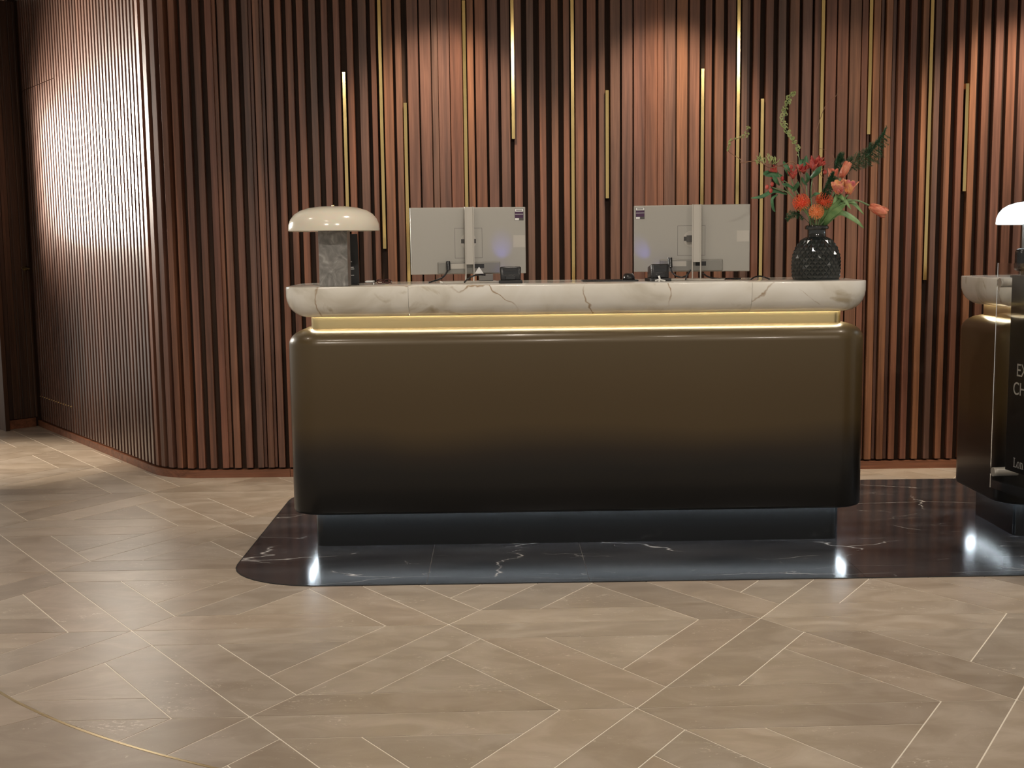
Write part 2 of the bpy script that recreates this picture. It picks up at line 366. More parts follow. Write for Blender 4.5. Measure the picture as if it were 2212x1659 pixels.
def under_slab(p): return SX0+.06 < p.x < SX1 and SY0+.03 < p.y < SY1-.03 and not (p.x < SX0+.3 and p.y < SY0+.3)
def in_frame(p, mg):
    v = Vector((p.x, p.y, 0))-Vector((0, 0, EYE)); f = v.dot(FWD)
    if f < .3: return False
    px, py = PX+F*v.dot(RX)/f, PY+F*v.dot(DN)/f
    return -mg < px < 2212+mg and py < 1659+mg
ntile = 0; far = bmesh.new()
for i in range(-9, 8):
    for j in range(-3, 8):
        for tri in ((node(i, j), node(i+1, j), node(i, j+1)), (node(i, j+1), node(i+1, j+1), node(i+1, j))):
            for poly in tiles(*tri):
                if all(under_slab(p) for p in poly): continue
                if all(p.y < 1.2 or p.y > 12.4 or abs(p.x) > 6.8 for p in poly): continue
                pl = inset(poly, GAP)
                for fn in (in_circle,):
                    pl = clip(pl, fn, cutf(fn))
                if len(pl) < 3: continue
                if all(not in_front(p) for p in pl): continue
                if any(in_frame(p, 60) for p in pl):
                    prism('tile', pl, -.02, 0, M_TILE, floor); ntile += 1
                else:
                    v_, f_ = prism_verts(pl, -.02, 0); vs = [far.verts.new(a) for a in v_]
                    for q in f_: far.faces.new([vs[k] for k in q])
tag(from_bm('outer_tiles', far, M_TILE, floor), kind='stuff')
# field of larger slabs outside the brass circle line
a_ap = math.atan2(AN.y, AN.x) % (2*math.pi)
def edge(u, r):          # u < 0: metres along the straight run; u >= 0: radians round the arc
    if u < 0: return AP+AT*(-u)+AN*(r-CRAD)
    t_ = a_ap+u; return CC+Vector((math.cos(t_), math.sin(t_)))*r
us = [-3.0, -2.1, -1.2, -.3]+[(math.atan2(4.14-CC.y, -1.38-CC.x) % (2*math.pi))-a_ap+.36*k for k in range(5)]
for u0, u1 in zip(us, us[1:]):
    q_ = sorted(set([u0+.0006, u1-.0006]+([0] if u0 < 0 < u1 else [])+[u0+.0006+(u1-u0-.0012)*k/8 for k in range(9)]))
    prism('curved_tile', [edge(u, CRAD+.008) for u in q_][::-1]+[edge(u, CRAD+.75) for u in q_], -.02, 0, M_TILE, floor)
uu = [-3+.5*k for k in range(6)]+[-.001]+[1.6*k/60 for k in range(61)]
bm = bmesh.new(); rr_ = []
for u in uu:
    p, q = edge(u, CRAD-.003), edge(u, CRAD+.007)
    rr_.append([bm.verts.new((*p, -.02)), bm.verts.new((*p, .0008)), bm.verts.new((*q, .0008)), bm.verts.new((*q, -.02))])
for a_, b_ in zip(rr_, rr_[1:]):
    for k in range(4): bm.faces.new((a_[k], a_[(k+1) % 4], b_[(k+1) % 4], b_[k]))
bmesh.ops.recalc_face_normals(bm, faces=bm.faces)
tag(from_bm('trim_1', bm, M_BRASSB), kind='structure')

# black marble inlay, cut into slabs
seams = [(Vector((.355, 6.472)), Vector((.386, 5.739))), (Vector((1.513, 6.493)), Vector((1.511, 5.74)))]
full = [Vector(p) for p in rrect(SX0, SX1, SY0, SY1, SR, 10)]
full = [p if not (p.x > SX1-.5) else Vector((SX1, SY0 if p.y < 7 else SY1)) for p in full]
xs = [(-9, -.30), (-.30, .37), (.37, 1.512), (1.512, 2.75), (2.75, 4.0), (4.0, 9)]
inlay = empty('floor_inlay', (0, 7, 0)); tag(inlay, kind='structure')
for x0, x1 in xs[1:2]+xs[:1]+xs[2:]:
    pl = full
    if x0 > -5:
        fn = lambda p, c=x0: p.x > c; pl = clip(pl, fn, cutf(fn))
    if x1 < 5:
        fn = lambda p, c=x1: p.x < c; pl = clip(pl, fn, cutf(fn))
    q = []
    for p in pl:
        if not q or (p-q[-1]).length > 1e-4: q.append(p)
    if (q[0]-q[-1]).length < 1e-4: q.pop()
    q = [p+Vector(((.0007 if p.x < x0+.001 else 0)-(.0007 if p.x > x1-.001 else 0), 0)) for p in q]
    prism('marble_slab', q, -.012, .0030, M_BMARBLE, inlay)
bm = bmesh.new()
o_ = rrect(SX0-.005, SX1, SY0-.005, SY1+.005, SR+.005, 10); i_ = rrect(SX0, SX1-.001, SY0, SY1, SR, 10)
n = len(o_); va = [bm.verts.new((*p, z)) for z in (-.01, .0034) for p in o_]; vb = [bm.verts.new((*p, z)) for z in (-.01, .0034) for p in i_]
for k in range(n):
    k2 = (k+1) % n
    bm.faces.new((va[n+k], va[n+k2], vb[n+k2], vb[n+k])); bm.faces.new((va[k], va[k2], va[n+k2], va[n+k]))
from_bm('edge_trim', bm, M_BLACKM, inlay)

# ------------------------------------------------------------------ slatted walls
TOP = CEIL-.02; ZB = .058
def slat_prism(c, u, nrm, wd, dp, z0, z1, mt, parent, name='slat', ch=.0018):
    """batten: c = centre of its back face on plan, u = along the wall, nrm = towards the room"""
    h_ = wd/2; pts = [(-h_, 0), (h_, 0), (h_, dp-ch), (h_-ch, dp), (-h_+ch, dp), (-h_, dp-ch)]
    pl = [c+u*a_+nrm*b_ for a_, b_ in pts]
    if u.x*nrm.y-u.y*nrm.x < 0: pl = pl[::-1]
    org = Vector((c.x, c.y, 0)); v, f = prism_verts([p-c for p in pl], z0, z1)
    o = mesh(name, v, f, mt); o.location = org
    o.parent = parent
    return o
wall_back = prism('wall_back', [(-1.72, WY+.052), (6, WY+.052), (6, WY+.14), (-1.72, WY+.14)], 0, CEIL, M_BACKER); tag(wall_back, kind='structure')
SL = [(-1.6627, -1.6248), (-1.5899, -1.5513), (-1.5193, -1.4803), (-1.4502, -1.4152), (-1.3869, -1.3516), (-1.3232, -1.2864), (-1.2595, -1.2227), (-1.1953, -1.1596), (-1.1338, -1.0969), (-1.0627, -1.0251), (-0.9919, -0.9569), (-0.9219, -0.8868), (-0.8481, -0.8112), (-0.7788, -0.7319), (-0.7087, -0.6784), (-0.6371, -0.5843), (-0.5676, -0.5307), (-0.4967, -0.4346), (-0.4258, -0.3618), (-0.3556, -0.3214), (-0.319, -0.2535), (-0.2495, -0.1788), (-0.1492, -0.1122), (-0.1022, -0.0419), (-0.0282, 0.0284), (0.0458, 0.0976), (0.121, 0.1665), (0.1965, 0.2365), (0.2702, 0.3072), (0.3406, 0.3795), (0.411, 0.4462), (0.4796, 0.527), (0.5489, 0.6001), (0.6168, 0.6521), (0.6847, 0.7411), (0.7523, 0.8146), (0.8221, 0.8873), (0.8896, 0.9595), (0.961, 0.9974), (1.0011, 1.065), (1.0743, 1.1368), (1.1494, 1.2075), (1.2417, 1.2789), (1.2993, 1.3477), (1.3719, 1.4184), (1.4546, 1.4873), (1.522, 1.560), (1.5951, 1.6382), (1.6677, 1.7118), (1.7358, 1.7892), (1.8094, 1.8647), (1.8787, 1.9156), (1.9476, 2.0077), (2.0158, 2.0785), (2.0878, 2.1523), (2.1578, 2.1929), (2.2261, 2.2649), (2.2999, 2.3361), (2.3723, 2.4063), (2.4433, 2.4784), (2.5142, 2.5486), (2.5874, 2.6206), (2.6576, 2.6916), (2.7286, 2.763), (2.8, 2.837), (2.8714, 2.9129), (2.9425, 2.9888), (3.0147, 3.0647), (3.0851, 3.1314)]
x = 3.156
while x < 5.9: SL.append((x, x+.05 if x < 3.7 else x+.037)); x += .0710
for a_, b_ in SL:
    slat_prism(Vector(((a_+b_)/2, WY+.052)), Vector((1, 0)), Vector((0, -1)), b_-a_, .050, ZB, TOP, M_SLAT, wall_back)
# slimmer recessed battens seen beside some of the front ones
for a_, b_ in ((-1.626, -1.604), (-1.4152, -1.3965), (-1.3516, -1.334), (2.0785, 2.083), (2.168+.035, 2.217), (2.274, 2.292), (2.343, 2.364), (1.4873, 1.505)):
    slat_prism(Vector(((a_+b_)/2, WY+.052)), Vector((1, 0)), Vector((0, -1)), b_-a_, .026, ZB, TOP, M_SLAT, wall_back)
# polished brass inlay strips of different lengths
for x_, zb, zt in ((-0.867, 1.164, 2.379), (-0.654, 1.36, TOP), (-0.515, 1.155, 2.2), (-0.165, 1.455, 2.775), (0.115, 1.988, TOP), (0.463, 1.144, TOP), (0.665, 1.64, 2.261), (1.224, 1.44, 2.379), (1.433, 1.383, TOP), (1.576, 1.164, 2.205), (1.925, 1.622, TOP), (2.205, 1.995, TOP), (2.562, 1.139, TOP), (2.781, 1.659, 2.281)):
    s_ = slat_prism(Vector((x_, WY+.045)), Vector((1, 0)), Vector((0, -1)), .0195, .058, zb, zt, M_BRASS, wall_back, 'brass_strip', .0012)
# curved corner and left wall: one path
Rc = .40; half = math.acos(max(-1, min(1, Vector((1, 0)).dot(-Ld))))/2      # half the turning angle
turn = math.acos(Vector((-1, 0)).dot(Ld))
T = Rc*math.tan(turn/2); S0 = Lc+Vector((T, 0)); S1 = Lc+Ld*T; CEN = S0+Vector((0, Rc))
arc = Rc*turn
def path(s):           # s = 0 at start of the curve, growing towards the far left; returns face point and outward normal
    if s < 0: return S0+Vector((-s, 0)), Vector((0, -1))
    if s < arc:
        t = s/Rc; nrm = Vector((-math.sin(t), -math.cos(t))); return CEN+nrm*Rc, nrm
    p = S1+Ld*(s-arc); return p, Vector((Ld.y*-1, Ld.x)) if False else Vector((-Ld.y, Ld.x))
if path(arc+1)[1].dot(Vector((0, 0))-path(arc+1)[0]) < 0: pass
total = arc+(CORNER-S1).length
back = [];  step = 26
ss = [S0.x*0-.0]+[arc*k/step for k in range(1, step+1)]+[total+.05]
inn = [path(s)[0]-path(s)[1]*.052 for s in ss]; out = [path(s)[0]-path(s)[1]*.14 for s in ss]
inn = [Vector((-1.72, WY+.052))]+inn; out = [Vector((-1.72, WY+.14))]+out
wall_left_pts = inn+out[::-1]
bm = bmesh.new(); nI = len(inn)
vl = [[bm.verts.new((p.x, p.y, z)) for p in row] for row in (inn, out) for z in (0, CEIL)]
for k in range(nI-1):
    bm.faces.new((vl[0][k], vl[0][k+1], vl[1][k+1], vl[1][k])); bm.faces.new((vl[2][k+1], vl[2][k], vl[3][k], vl[3][k+1])); bm.faces.new((vl[1][k], vl[1][k+1], vl[3][k+1], vl[3][k]))
bm.faces.new((vl[0][0], vl[1][0], vl[3][0], vl[2][0]))
wall_left = from_bm('wall_left', bm, M_BACKER); tag(wall_left, kind='structure')
s = .5*(-(-1.6627)-.0)*0+(S0.x-(-1.735+.019))
hing = onz(155, 951).to_2d(); s_door = total-(hing-CORNER).length; DZ = 2.565
p0_, n0_ = path(s_door+.004); p1_, n1_ = path(total-.03)
door = prism('door_1', [p0_-n0_*.0515, p0_-n0_*.050, p1_-n1_*.050, p1_-n1_*.0515], .05, DZ, M_BACKER); tag(door, kind='structure')
while s < total-.02:
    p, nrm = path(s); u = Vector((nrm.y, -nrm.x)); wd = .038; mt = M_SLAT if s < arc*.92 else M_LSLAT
    if s > s_door:
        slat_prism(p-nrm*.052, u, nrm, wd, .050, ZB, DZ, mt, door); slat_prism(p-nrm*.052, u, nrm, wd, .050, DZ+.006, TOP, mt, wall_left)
        bm = bmesh.new(); bmesh.ops.create_uvsphere(bm, u_segments=8, v_segments=6, radius=.0045)
        st_ = from_bm('stud', bm, M_BRASS, door, True); st_.location = (p.x+nrm.x*.0, p.y+nrm.y*.0, .243)
    else:
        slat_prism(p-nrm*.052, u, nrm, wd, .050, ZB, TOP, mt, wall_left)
    s += .0712 if s < arc else .0700
# skirting boards
def skirting(name, f0, f1, pts_fn, joints):
    root = None
bh, bt = .046, .016
pr_ = [(-1.70, 6.0)]
bb = box('baseboard_back', -1.255, 2.0, WY-.006, WY+.05, 0, bh, M_BASEB); tag(bb, kind='structure')
bb2 = box('board', 2.002, 6, WY-.006, WY+.05, 0, bh, M_BASEB, bb)
row = [(-1.257, None)]
ss = [S0.x+1.257 for _ in ()]
sl = [-(-1.257-S0.x)]
ss = [-( -1.257 - S0.x)]
ss = [S0.x-(-1.257)] + [0]+[arc*k/20 for k in range(1, 21)]
def curve_board(name, svals, parent=None):
    bm = bmesh.new(); rows = []
    for s in svals:
        p, nrm = path(s); a_ = p+nrm*.006; b_ = p-nrm*.05
        rows.append([bm.verts.new((a_.x, a_.y, 0)), bm.verts.new((a_.x, a_.y, bh)), bm.verts.new((b_.x, b_.y, bh)), bm.verts.new((b_.x, b_.y, 0))])
    for a_, b_ in zip(rows, rows[1:]):
        for q in range(4): bm.faces.new((a_[q], a_[(q+1) % 4], b_[(q+1) % 4], b_[q]))
    bm.faces.new(rows[0]); bm.faces.new(rows[-1][::-1]); bmesh.ops.recalc_face_normals(bm, faces=bm.faces)
    return from_bm(name, bm, M_BASEB, parent)
b1 = curve_board('baseboard_left', [-(-1.2575-S0.x)]+[0]+[arc*k/20 for k in range(1, 21)]+[arc+.9]); tag(b1, kind='structure')
curve_board('board', [arc+.902, total-.0], b1)

# end wall with a boarded door, brass knob, and the jamb beside it
En = Vector((-Ed.y, Ed.x)); En = En if En.dot(-CORNER) > 0 else -En
def epl(t, d): return CORNER+Ed*t+En*d
wall_end = prism('wall_end', [epl(-.10, -.02), epl(.29, -.02), epl(.29, -.15), epl(-.10, -.15)][::1], 0, CEIL, M_BACKER); tag(wall_end, kind='structure')
t = 0.003
for wd in (.020, .012, .036, .024, .040, .022, .034, .026, .038):
    if t+wd > .285: break
    c = epl(t+wd/2, -.02); slat_prism(c, Ed, En, wd-.002, .020+random.uniform(-.004, .006), .075, TOP, M_DOORW, wall_end, 'board')
    t += wd
bs = prism('baseboard_end', [epl(.03, -.018), epl(.285, -.018), epl(.285, .006), epl(.03, .006)], 0, .070, M_BASEB); tag(bs, kind='structure')
G = onz(13, 932).to_2d(); G2 = G+Vector((.020, .035)); bk = Vector((-.10, .15)).normalized()*.34
jamb = prism('trim_2', [G, G2, G2+bk, G+bk], 0, CEIL, M_DOORW); tag(jamb, kind='structure')
kp = epl(.045, 0); kz = at(68, 580, kp.y).z
kn = empty('door_knob', (kp.x, kp.y, kz)); kn3 = Vector((En.x, En.y, 0)); P0 = Vector((kp.x, kp.y, kz))
tag(kn, 'small brass door handle on the dark boarded wall at far left', 'door handle')
cyl('rose', P0+kn3*-.004, P0+kn3*.012, .020, M_BRASSB, kn); cyl('neck', P0+kn3*.010, P0+kn3*.045, .008, M_BRASSB, kn)
Lv = Vector((Ed.x, Ed.y, 0)); cyl('lever', P0+kn3*.042-Lv*.012, P0+kn3*.042+Lv*.055+Vector((0, 0, .006)), .007, M_BRASSB, kn)
# ceiling
ceiling = prism('ceiling', [(-7, -1), (7, -1), (7, 12.6), (-7, 12.6)], CEIL, CEIL+.1, M_CEIL); tag(ceiling, kind='structure')
lp = onz(-4, -2, CEIL-.004); lt = empty('ceiling_light', lp); tag(lt, 'small round white ceiling downlight at the top left corner', 'ceiling light')
lathe('trim_ring', [(.045, 0), (.060, -.006), (.064, -.004), (.064, .003)], lp, M_WHITEP, lt, 32); lathe('lens', [(.0001, -.001), (.046, -.001), (.046, .002)], lp, emis('downlight_lens', (1, .95, .85), 8), lt, 32, True)
spot((lp.x, lp.y, CEIL-.02), (lp.x+.05, lp.y, 0), 40, 120, .8, WC, .04)
# lit glazed doorway just left of the frame; its light glances off the left wall
gl = bpy.data.lights.new('doorway_light', 'AREA'); gl.shape = 'RECTANGLE'; gl.size = .85; gl.size_y = 1.7; gl.energy = 100; gl.color = (1, .95, .84)
go = bpy.data.objects.new('doorway_light', gl); C.objects.link(go)
pc = CORNER+Ed*1.22+En*.02; go.location = (pc.x, pc.y, 2.12)
gl.spread = math.radians(80)
go.rotation_euler = Vector((.97, -.25, 0)).to_track_quat('-Z', 'Z').to_euler()

# ------------------------------------------------------------------ reception desks
def make_desk(X0, label, seamsx):
    W_, Y0, D = 2.632, 6.42, .79; X1, Y1 = X0+W_, Y0+D; R = .15
    d = empty('reception_desk', ((X0+X1)/2, (Y0+Y1)/2, .003)); tag(d, label, 'desk')
    sh = [(.10-.10*math.cos(math.radians(a_)), .935+.072*math.sin(math.radians(a_))) for a_ in (0, 12, 24, 36, 48, 60, 72, 82, 90)]
    body = from_bm('body', rr_loft(X0, X1, Y0, Y1, R, [(.10, .167), (.058, .167), (.058, .159), (.050, .159), (.050, .166), (.014, .166), (.004, .170), (0, .180), (0, .40), (0, .65)]+sh+[(.13, 1.007)], 10), M_OMBRE, d); auto(body, 50)
    auto(from_bm('plinth', rr_loft(X0, X1, Y0, Y1, R, [(.10, .003), (.10, .166)], 10), M_PLINTH, d), 50)
    # black lip above the plinth light
    auto(from_bm('brass_band', rr_loft(X0, X1, Y0, Y1, R, [(.105, 1.006), (.105, 1.070)], 10), M_BRASSB, d), 50)
    def ring(name, i0, i1, z0, z1, mt):
        a_ = rrect(X0+i0, X1-i0, Y0+i0, Y1-i0, max(R-i0, .01), 8); b_ = rrect(X0+i1, X1-i1, Y0+i1, Y1-i1, max(R-i1, .01), 8); n = len(a_)
        v = [(*p, z) for z in (z0, z1) for p in a_]+[(*p, z) for z in (z0, z1) for p in b_]
        f = []
        for k in range(n):
            q = (k+1) % n; f += [(k, q, n+q, n+k), (2*n+q, 2*n+k, 3*n+k, 3*n+q), (q, k, 2*n+k, 2*n+q), (n+k, n+q, 3*n+q, 3*n+k)]
        return mesh(name, v, f, mt, d)
    ring('led_strip', .0583, .0600, .1600, .1668, M_LED_C)
    ring('led_strip', .0925, .1035, 1.0675, 1.0700, M_LED_W)
    o = .006
    prof = [(.14, 1.0705), (.0985, 1.0705), (.0965, 1.062), (.082, 1.0615), (.060, 1.067), (.040, 1.079), (.024, 1.093), (.011, 1.112), (.003, 1.135), (0, 1.155), (0, 1.1945), (.0012, 1.1972), (.004, 1.1985)]
    cuts = [-99]+seamsx+[99]
    for a_, b_ in zip(cuts, cuts[1:]):
        bm = rr_loft(X0-o, X1+o, Y0-o, Y1+o, R+o, prof, 10)
        for c_, sg in ((a_, -1), (b_, 1)):
            if abs(c_) < 90:
                r = bmesh.ops.bisect_plane(bm, geom=list(bm.verts)+list(bm.edges)+list(bm.faces), plane_co=(c_-sg*.0005, 0, 0), plane_no=(sg, 0, 0), clear_outer=True)
                ed = [e for e in r['geom_cut'] if isinstance(e, bmesh.types.BMEdge)]
                bmesh.ops.holes_fill(bm, edges=ed, sides=0)
        auto(from_bm('marble_slab', bm, M_WMARBLE, d), 50)
    return d
make_desk(-.948, 'bronze-to-black lacquered reception desk with a veined white marble top, centre', [at(882, 650, 6.41).x, at(1625, 650, 6.41).x])
make_desk(2.305, 'dark reception desk cut by the right edge, behind the clear sign panel', [3.4])
TZ = 1.1986

# ------------------------------------------------------------------ lamps
def shade_mat(name, e):
    m, nt, b = mat(name); b.inputs['Base Color'].default_value = (.72, .67, .56, 1); b.inputs['Roughness'].default_value = .18
    b.inputs['Subsurface Weight'].default_value = .2
    if e: b.inputs['Emission Color'].default_value = (.82, .95, 1, 1); b.inputs['Emission Strength'].default_value = e
    return m
def make_lamp(x, y, label, lit):
    d = empty('table_lamp', (x, y, TZ)); tag(d, label, 'lamp')
    box('base', x-.0645, x+.0645, y-.067, y+.067, TZ, TZ+.272, M_GMARBLE, d, bevel=.0025, seg=1)
    prof = [(.0001, .290), (.150, .284), (.188, .268), (.197, .254), (.2045, .256), (.2052, .262), (.203, .285), (.194, .308), (.176, .330), (.150, .346), (.110, .358), (.060, .364), (.0001, .366)]
    lathe('shade', prof, (x, y, TZ-.008), shade_mat('shade_lit', 1.6) if lit else shade_mat('shade_opal', 0), d, 56, True, True)
    lathe('finial', [(.0001, .372), (.006, .371), (.007, .366), (.0065, .355)][::-1], (x, y, TZ-.008), M_BRASSB, d, 16, False, True)
make_lamp(-.727, 6.555, 'unlit mushroom lamp with cream shade on grey marble block, left end of desk', False)
make_lamp(2.60, 6.86, 'lit white mushroom lamp at the right edge of the photo, on the second desk', True)

# ------------------------------------------------------------------ monitors
def make_monitor(cx, yb, yaw, side, label, portside, co=0):
    mx = Matrix.Translation((cx, yb, TZ)) @ Matrix.Rotation(yaw, 4, 'Z')
    d = empty('computer_monitor', (cx, yb, TZ), yaw); tag(d, label, 'monitor')
    def B(name, x0, x1, y0, y1, z0, z1, m_, par=d, bev=0): return box(name, x0, x1, y0, y1, z0, z1, m_, par, bev, 2, mx)
    hw, z0, z1 = .277, .040, .356
    ch = B('housing', -hw, hw, 0, .010, z0, z1, M_SILVER, d, .003)
    B('screen', -hw+.006, hw-.006, .0102, .012, z0+.008, z1-.006, M_BLACK, ch)
    # square mount plate outline, round pivot, port bay
    bm = bmesh.new()
    for q in ((-.066, .066, .116, .1172), (-.066, .066, .257, .2582), (-.066, -.0648, .116, .2582), (.0648, .066, .116, .2582)): bm_box(bm, q[0], q[1], -.0006, .001, q[2], q[3], mx)
    from_bm('mount_seam', bm, M_DARKLINE, d)
    py_ = mx @ Vector((0, -.0022, .196)); pz = mx @ Vector((0, .001, .196)); cyl('pivot', py_, pz, .038, M_SILVER2, d, 32)
    for sx in (-.027, .027): B('pivot_recess', sx-.009, sx+.009, -.0032, -.001, .186, .206, M_DARKLINE)
    bay = B('port_bay', -.150, .150, -.012, .001, z0+.002, .098, M_BAY, d, .004)
    B('socket_strip', -.098*portside-.0, -.018*portside, -.0135, -.0115, .066, .090, M_SILVER2, bay) if portside > 0 else B('socket_strip', -.110, -.022, -.0135, -.0115, .066, .090, M_SILVER2, bay)
    B('socket', .022, .072, -.0135, -.0115, .068, .088, M_BLACKM, bay)
    # column: two rails and a centre panel
    for sx in (-.022, .0165): B('rail', sx+co, sx+.0055+co, -.052, -.028, .006, .357, M_SILVER2, d, .0008)
    B('column_panel', -.0165+co, .0165+co, -.050, -.030, .086, .356, M_SILVER2, d, .001)
    B('arm', -.02, .02, -.030, -.001, .180, .212, M_DARKLINE)
    B('foot', -.135+co, .135+co, -.10, .08, .0, .007, M_SILVER2, d, .002)
    sx = side*.246
    st = B('sticker', sx-.0215, sx+.0215, -.0009, .0, .292, .348, M_DARKLINE, d)
    B('white_band', sx-.020, sx+.020, -.0013, -.0008, .334, .3465, M_WHITEP, st)
    B('purple_band', sx-.020, sx+.020, -.0013, -.0008, .3035, .332, M_PURPLE, st)
    B('print', sx-.015, sx+.015, -.0016, -.0012, .3385, .3425, M_DARKLINE, st)
    B('thin_line', sx-.020, sx+.020, -.0016, -.0012, .3205, .3220, M_WHITEP, st)
    B('white_box', sx-.020, sx-.001, -.0013, -.0008, .2935, .3025, M_WHITEP, st)
    nx = .246
    B('note', nx-.030, nx+.028, -.0012, .0, .165 if side > 0 else .180, .222 if side > 0 else .232, M_SILVER2, d)
    return mx
mA = make_monitor(-.128, 6.93, math.radians(7), 1, 'silver monitor seen from behind, left one, beside the marble lamp', 1)
mB = make_monitor(.938, 6.91, math.radians(-13), -1, 'silver monitor seen from behind, right one, nearest the vase', -1, .030)
# plugs and cables
def cable(name, pts, r, label): return tag(tube(name, pts, r, M_BLACK), label, 'cable')
p_ = lambda q, Y, z=None: Vector((at(q[0], q[1], Y).x, Y, at(q[0], q[1], Y).z if z is None else z))
d = empty('monitor_cable', p_((966, 575), 6.90)); tag(d, 'black plug and cable dropping from the back of the left monitor', 'cable')
tube('cord', [p_((969, 580), 6.885), p_((964, 590), 6.88), p_((955, 600), 6.86), p_((941, 606), 6.84), p_((926, 612), 6.80, TZ+.005)], .0042, M_BLACK, d)
cyl('plug', p_((968, 565), 6.895), p_((969, 583), 6.885), .010, M_BLACK, d)
cable('curved_cable', [p_((1003, 612), 6.74, TZ+.005), p_((1010, 603), 6.75), p_((1022, 596), 6.76), p_((1036, 593.5), 6.78), p_((1048, 594), 6.80)], .0042, 'thick black cable arching in front of the left monitor stand')
d = empty('power_cord', p_((1450, 570), 6.86)); tag(d, 'black power plug and drooping cord behind the right monitor', 'cable')
tube('cord', [p_((1448, 575), 6.862), p_((1452, 588), 6.85), p_((1463, 597), 6.83), p_((1476, 598.5), 6.82), p_((1486, 592), 6.80), p_((1492, 583), 6.79)], .0038, M_BLACK, d)
cyl('plug', p_((1447, 557), 6.872), p_((1448, 578), 6.862), .011, M_BLACK, d)
cable('lying_cable', [p_((1518, 590), 6.82), p_((1530, 598), 6.83), p_((1550, 602), 6.84), p_((1575, 602), 6.86), p_((1592, 602), 6.88), p_((1600, 606), 6.90, TZ+.005)], .0036, 'thin black cable lying right of the right monitor stand')
cable('coiled_cable', [p_((1622, 606), 6.72, TZ+.004), p_((1630, 601), 6.74, TZ+.014), p_((1642, 600), 6.76, TZ+.018), p_((1655, 603), 6.76, TZ+.010), p_((1662, 606), 6.74, TZ+.004)], .0036, 'short black cable loop lying just left of the vase')
cable('upright_cord', [p_((1481, 608), 6.76, TZ+.004), p_((1483, 598), 6.765), p_((1489, 586), 6.78)], .0034, 'thin black cord standing against the right monitor column')

# card terminals
def card_terminal(px, py, Y, w_, h_, label, yaw=0, slot=True):
    c = at(px, py, Y); x = c.x; mx = Matrix.Translation((x, Y, TZ)) @ Matrix.Rotation(yaw, 4, 'Z')
    d = empty('card_terminal', (x, Y, TZ), yaw); tag(d, label, 'card terminal')
    bm = bmesh.new(); vs = bm_box(bm, -w_/2, w_/2, -.02, .075, .012, h_)
    for v in vs:
        if v.co.z > .05: v.co.y += .012 if v.co.y < 0 else -.01; v.co.z -= .014 if v.co.y > .03 else 0
        else: v.co.x *= .96
    bmesh.ops.bevel(bm, geom=list(bm.edges), offset=.007, segments=3, profile=.5, affect='EDGES'); bm.transform(mx)
    auto(from_bm('shell', bm, M_BLACK, d))
    box('cradle', -w_/2-.006, w_/2+.006, -.03, .09, 0, .014, M_BLACKM, d, .003, 2, mx)
    fr = box('printer_flap', -w_*.36, w_*.36, -.016, -.006, h_*.50, h_*.93, M_SHINE, d, .004, 2, mx)
    box('paper_slot', -w_*.27, w_*.27, -.0175, -.015, h_*.74, h_*.84, M_BLACKM, d, 0, 2, mx)
    box('chin', -w_*.26, w_*.26, -.024, -.012, h_*.20, h_*.44, M_SHINE, d, .006, 3, mx)
    box('indicator', -.012, .004, .0735, .0765, h_*.55, h_*.68, M_BLUE, d, 0, 2, mx)
    sl_ = spot(mx @ Vector((-.01, .082, h_*.62)), mx @ Vector((-.025, .17, h_+.035)), .8, 34, 1, (.10, .14, 1), .008)  # blue spot aimed upwards, added to throw the indicator's glow on the monitor
    return d
M_SHINE = simple('gloss_black', (.03, .031, .034), .12)
M_BLUE = emis('blue_screen', (.06, .09, 1.0), 9)
card_terminal(1103, 600, 6.70, .098, .078, 'black card terminal in its cradle, right of the left monitor')
tt = card_terminal(1425, 596, 6.76, .086, .082, 'black card terminal with white tag, beside the right monitor', .15)
c = at(1425, 604, 6.725)
bm = bmesh.new(); tube_bm(bm, [c+Vector((-.022, 0, -.004)), c+Vector((0, -.004, 0)), c+Vector((.026, 0, -.006))], .0035, 8); tube_bm(bm, [c+Vector((-.004, -.004, -.012)), c+Vector((0, -.005, .002)), c+Vector((-.004, -.004, .018))], .0045, 8)
tag(from_bm('white_tag', bm, M_WHITEP, None, True), 'tiny white ribbon tag on the card terminal by the right monitor', 'tag')
# keyboard and mouse
k0 = at(1303, 600, 6.86); d = empty('keyboard', (k0.x, 6.86, TZ)); tag(d, 'low black keyboard lying on the counter left of the right monitor', 'keyboard')
box('case', k0.x-.10, k0.x+.095, 6.80, 6.95, TZ, TZ+.006, M_BLACKM, d, .002)
bm = bmesh.new()
for r in range(4):
    for q in range(12): bm_box(bm, k0.x-.094+q*.0155, k0.x-.081+q*.0155, 6.812+r*.033, 6.838+r*.033, TZ+.006, TZ+.008)
from_bm('keys', bm, M_BLACK, d)
m0 = at(1358, 600, 6.84); bm = bmesh.new(); bmesh.ops.create_uvsphere(bm, u_segments=20, v_segments=12, radius=1)
for v in bm.verts: v.co = Vector((m0.x+math.copysign(abs(v.co.x)**.6, v.co.x)*.029, 6.84+v.co.y*.045, TZ+.0065+max(v.co.z, 0)**.7*.032))
d = empty('mouse', (m0.x, 6.84, TZ)); tag(d, 'black dome shaped mouse standing at the right end of the keyboard', 'mouse')
from_bm('shell', bm, M_BLACK, d, True); box('pad', m0.x-.036, m0.x+.042, 6.79, 6.89, TZ, TZ+.0065, M_BLACKM, d, .002)
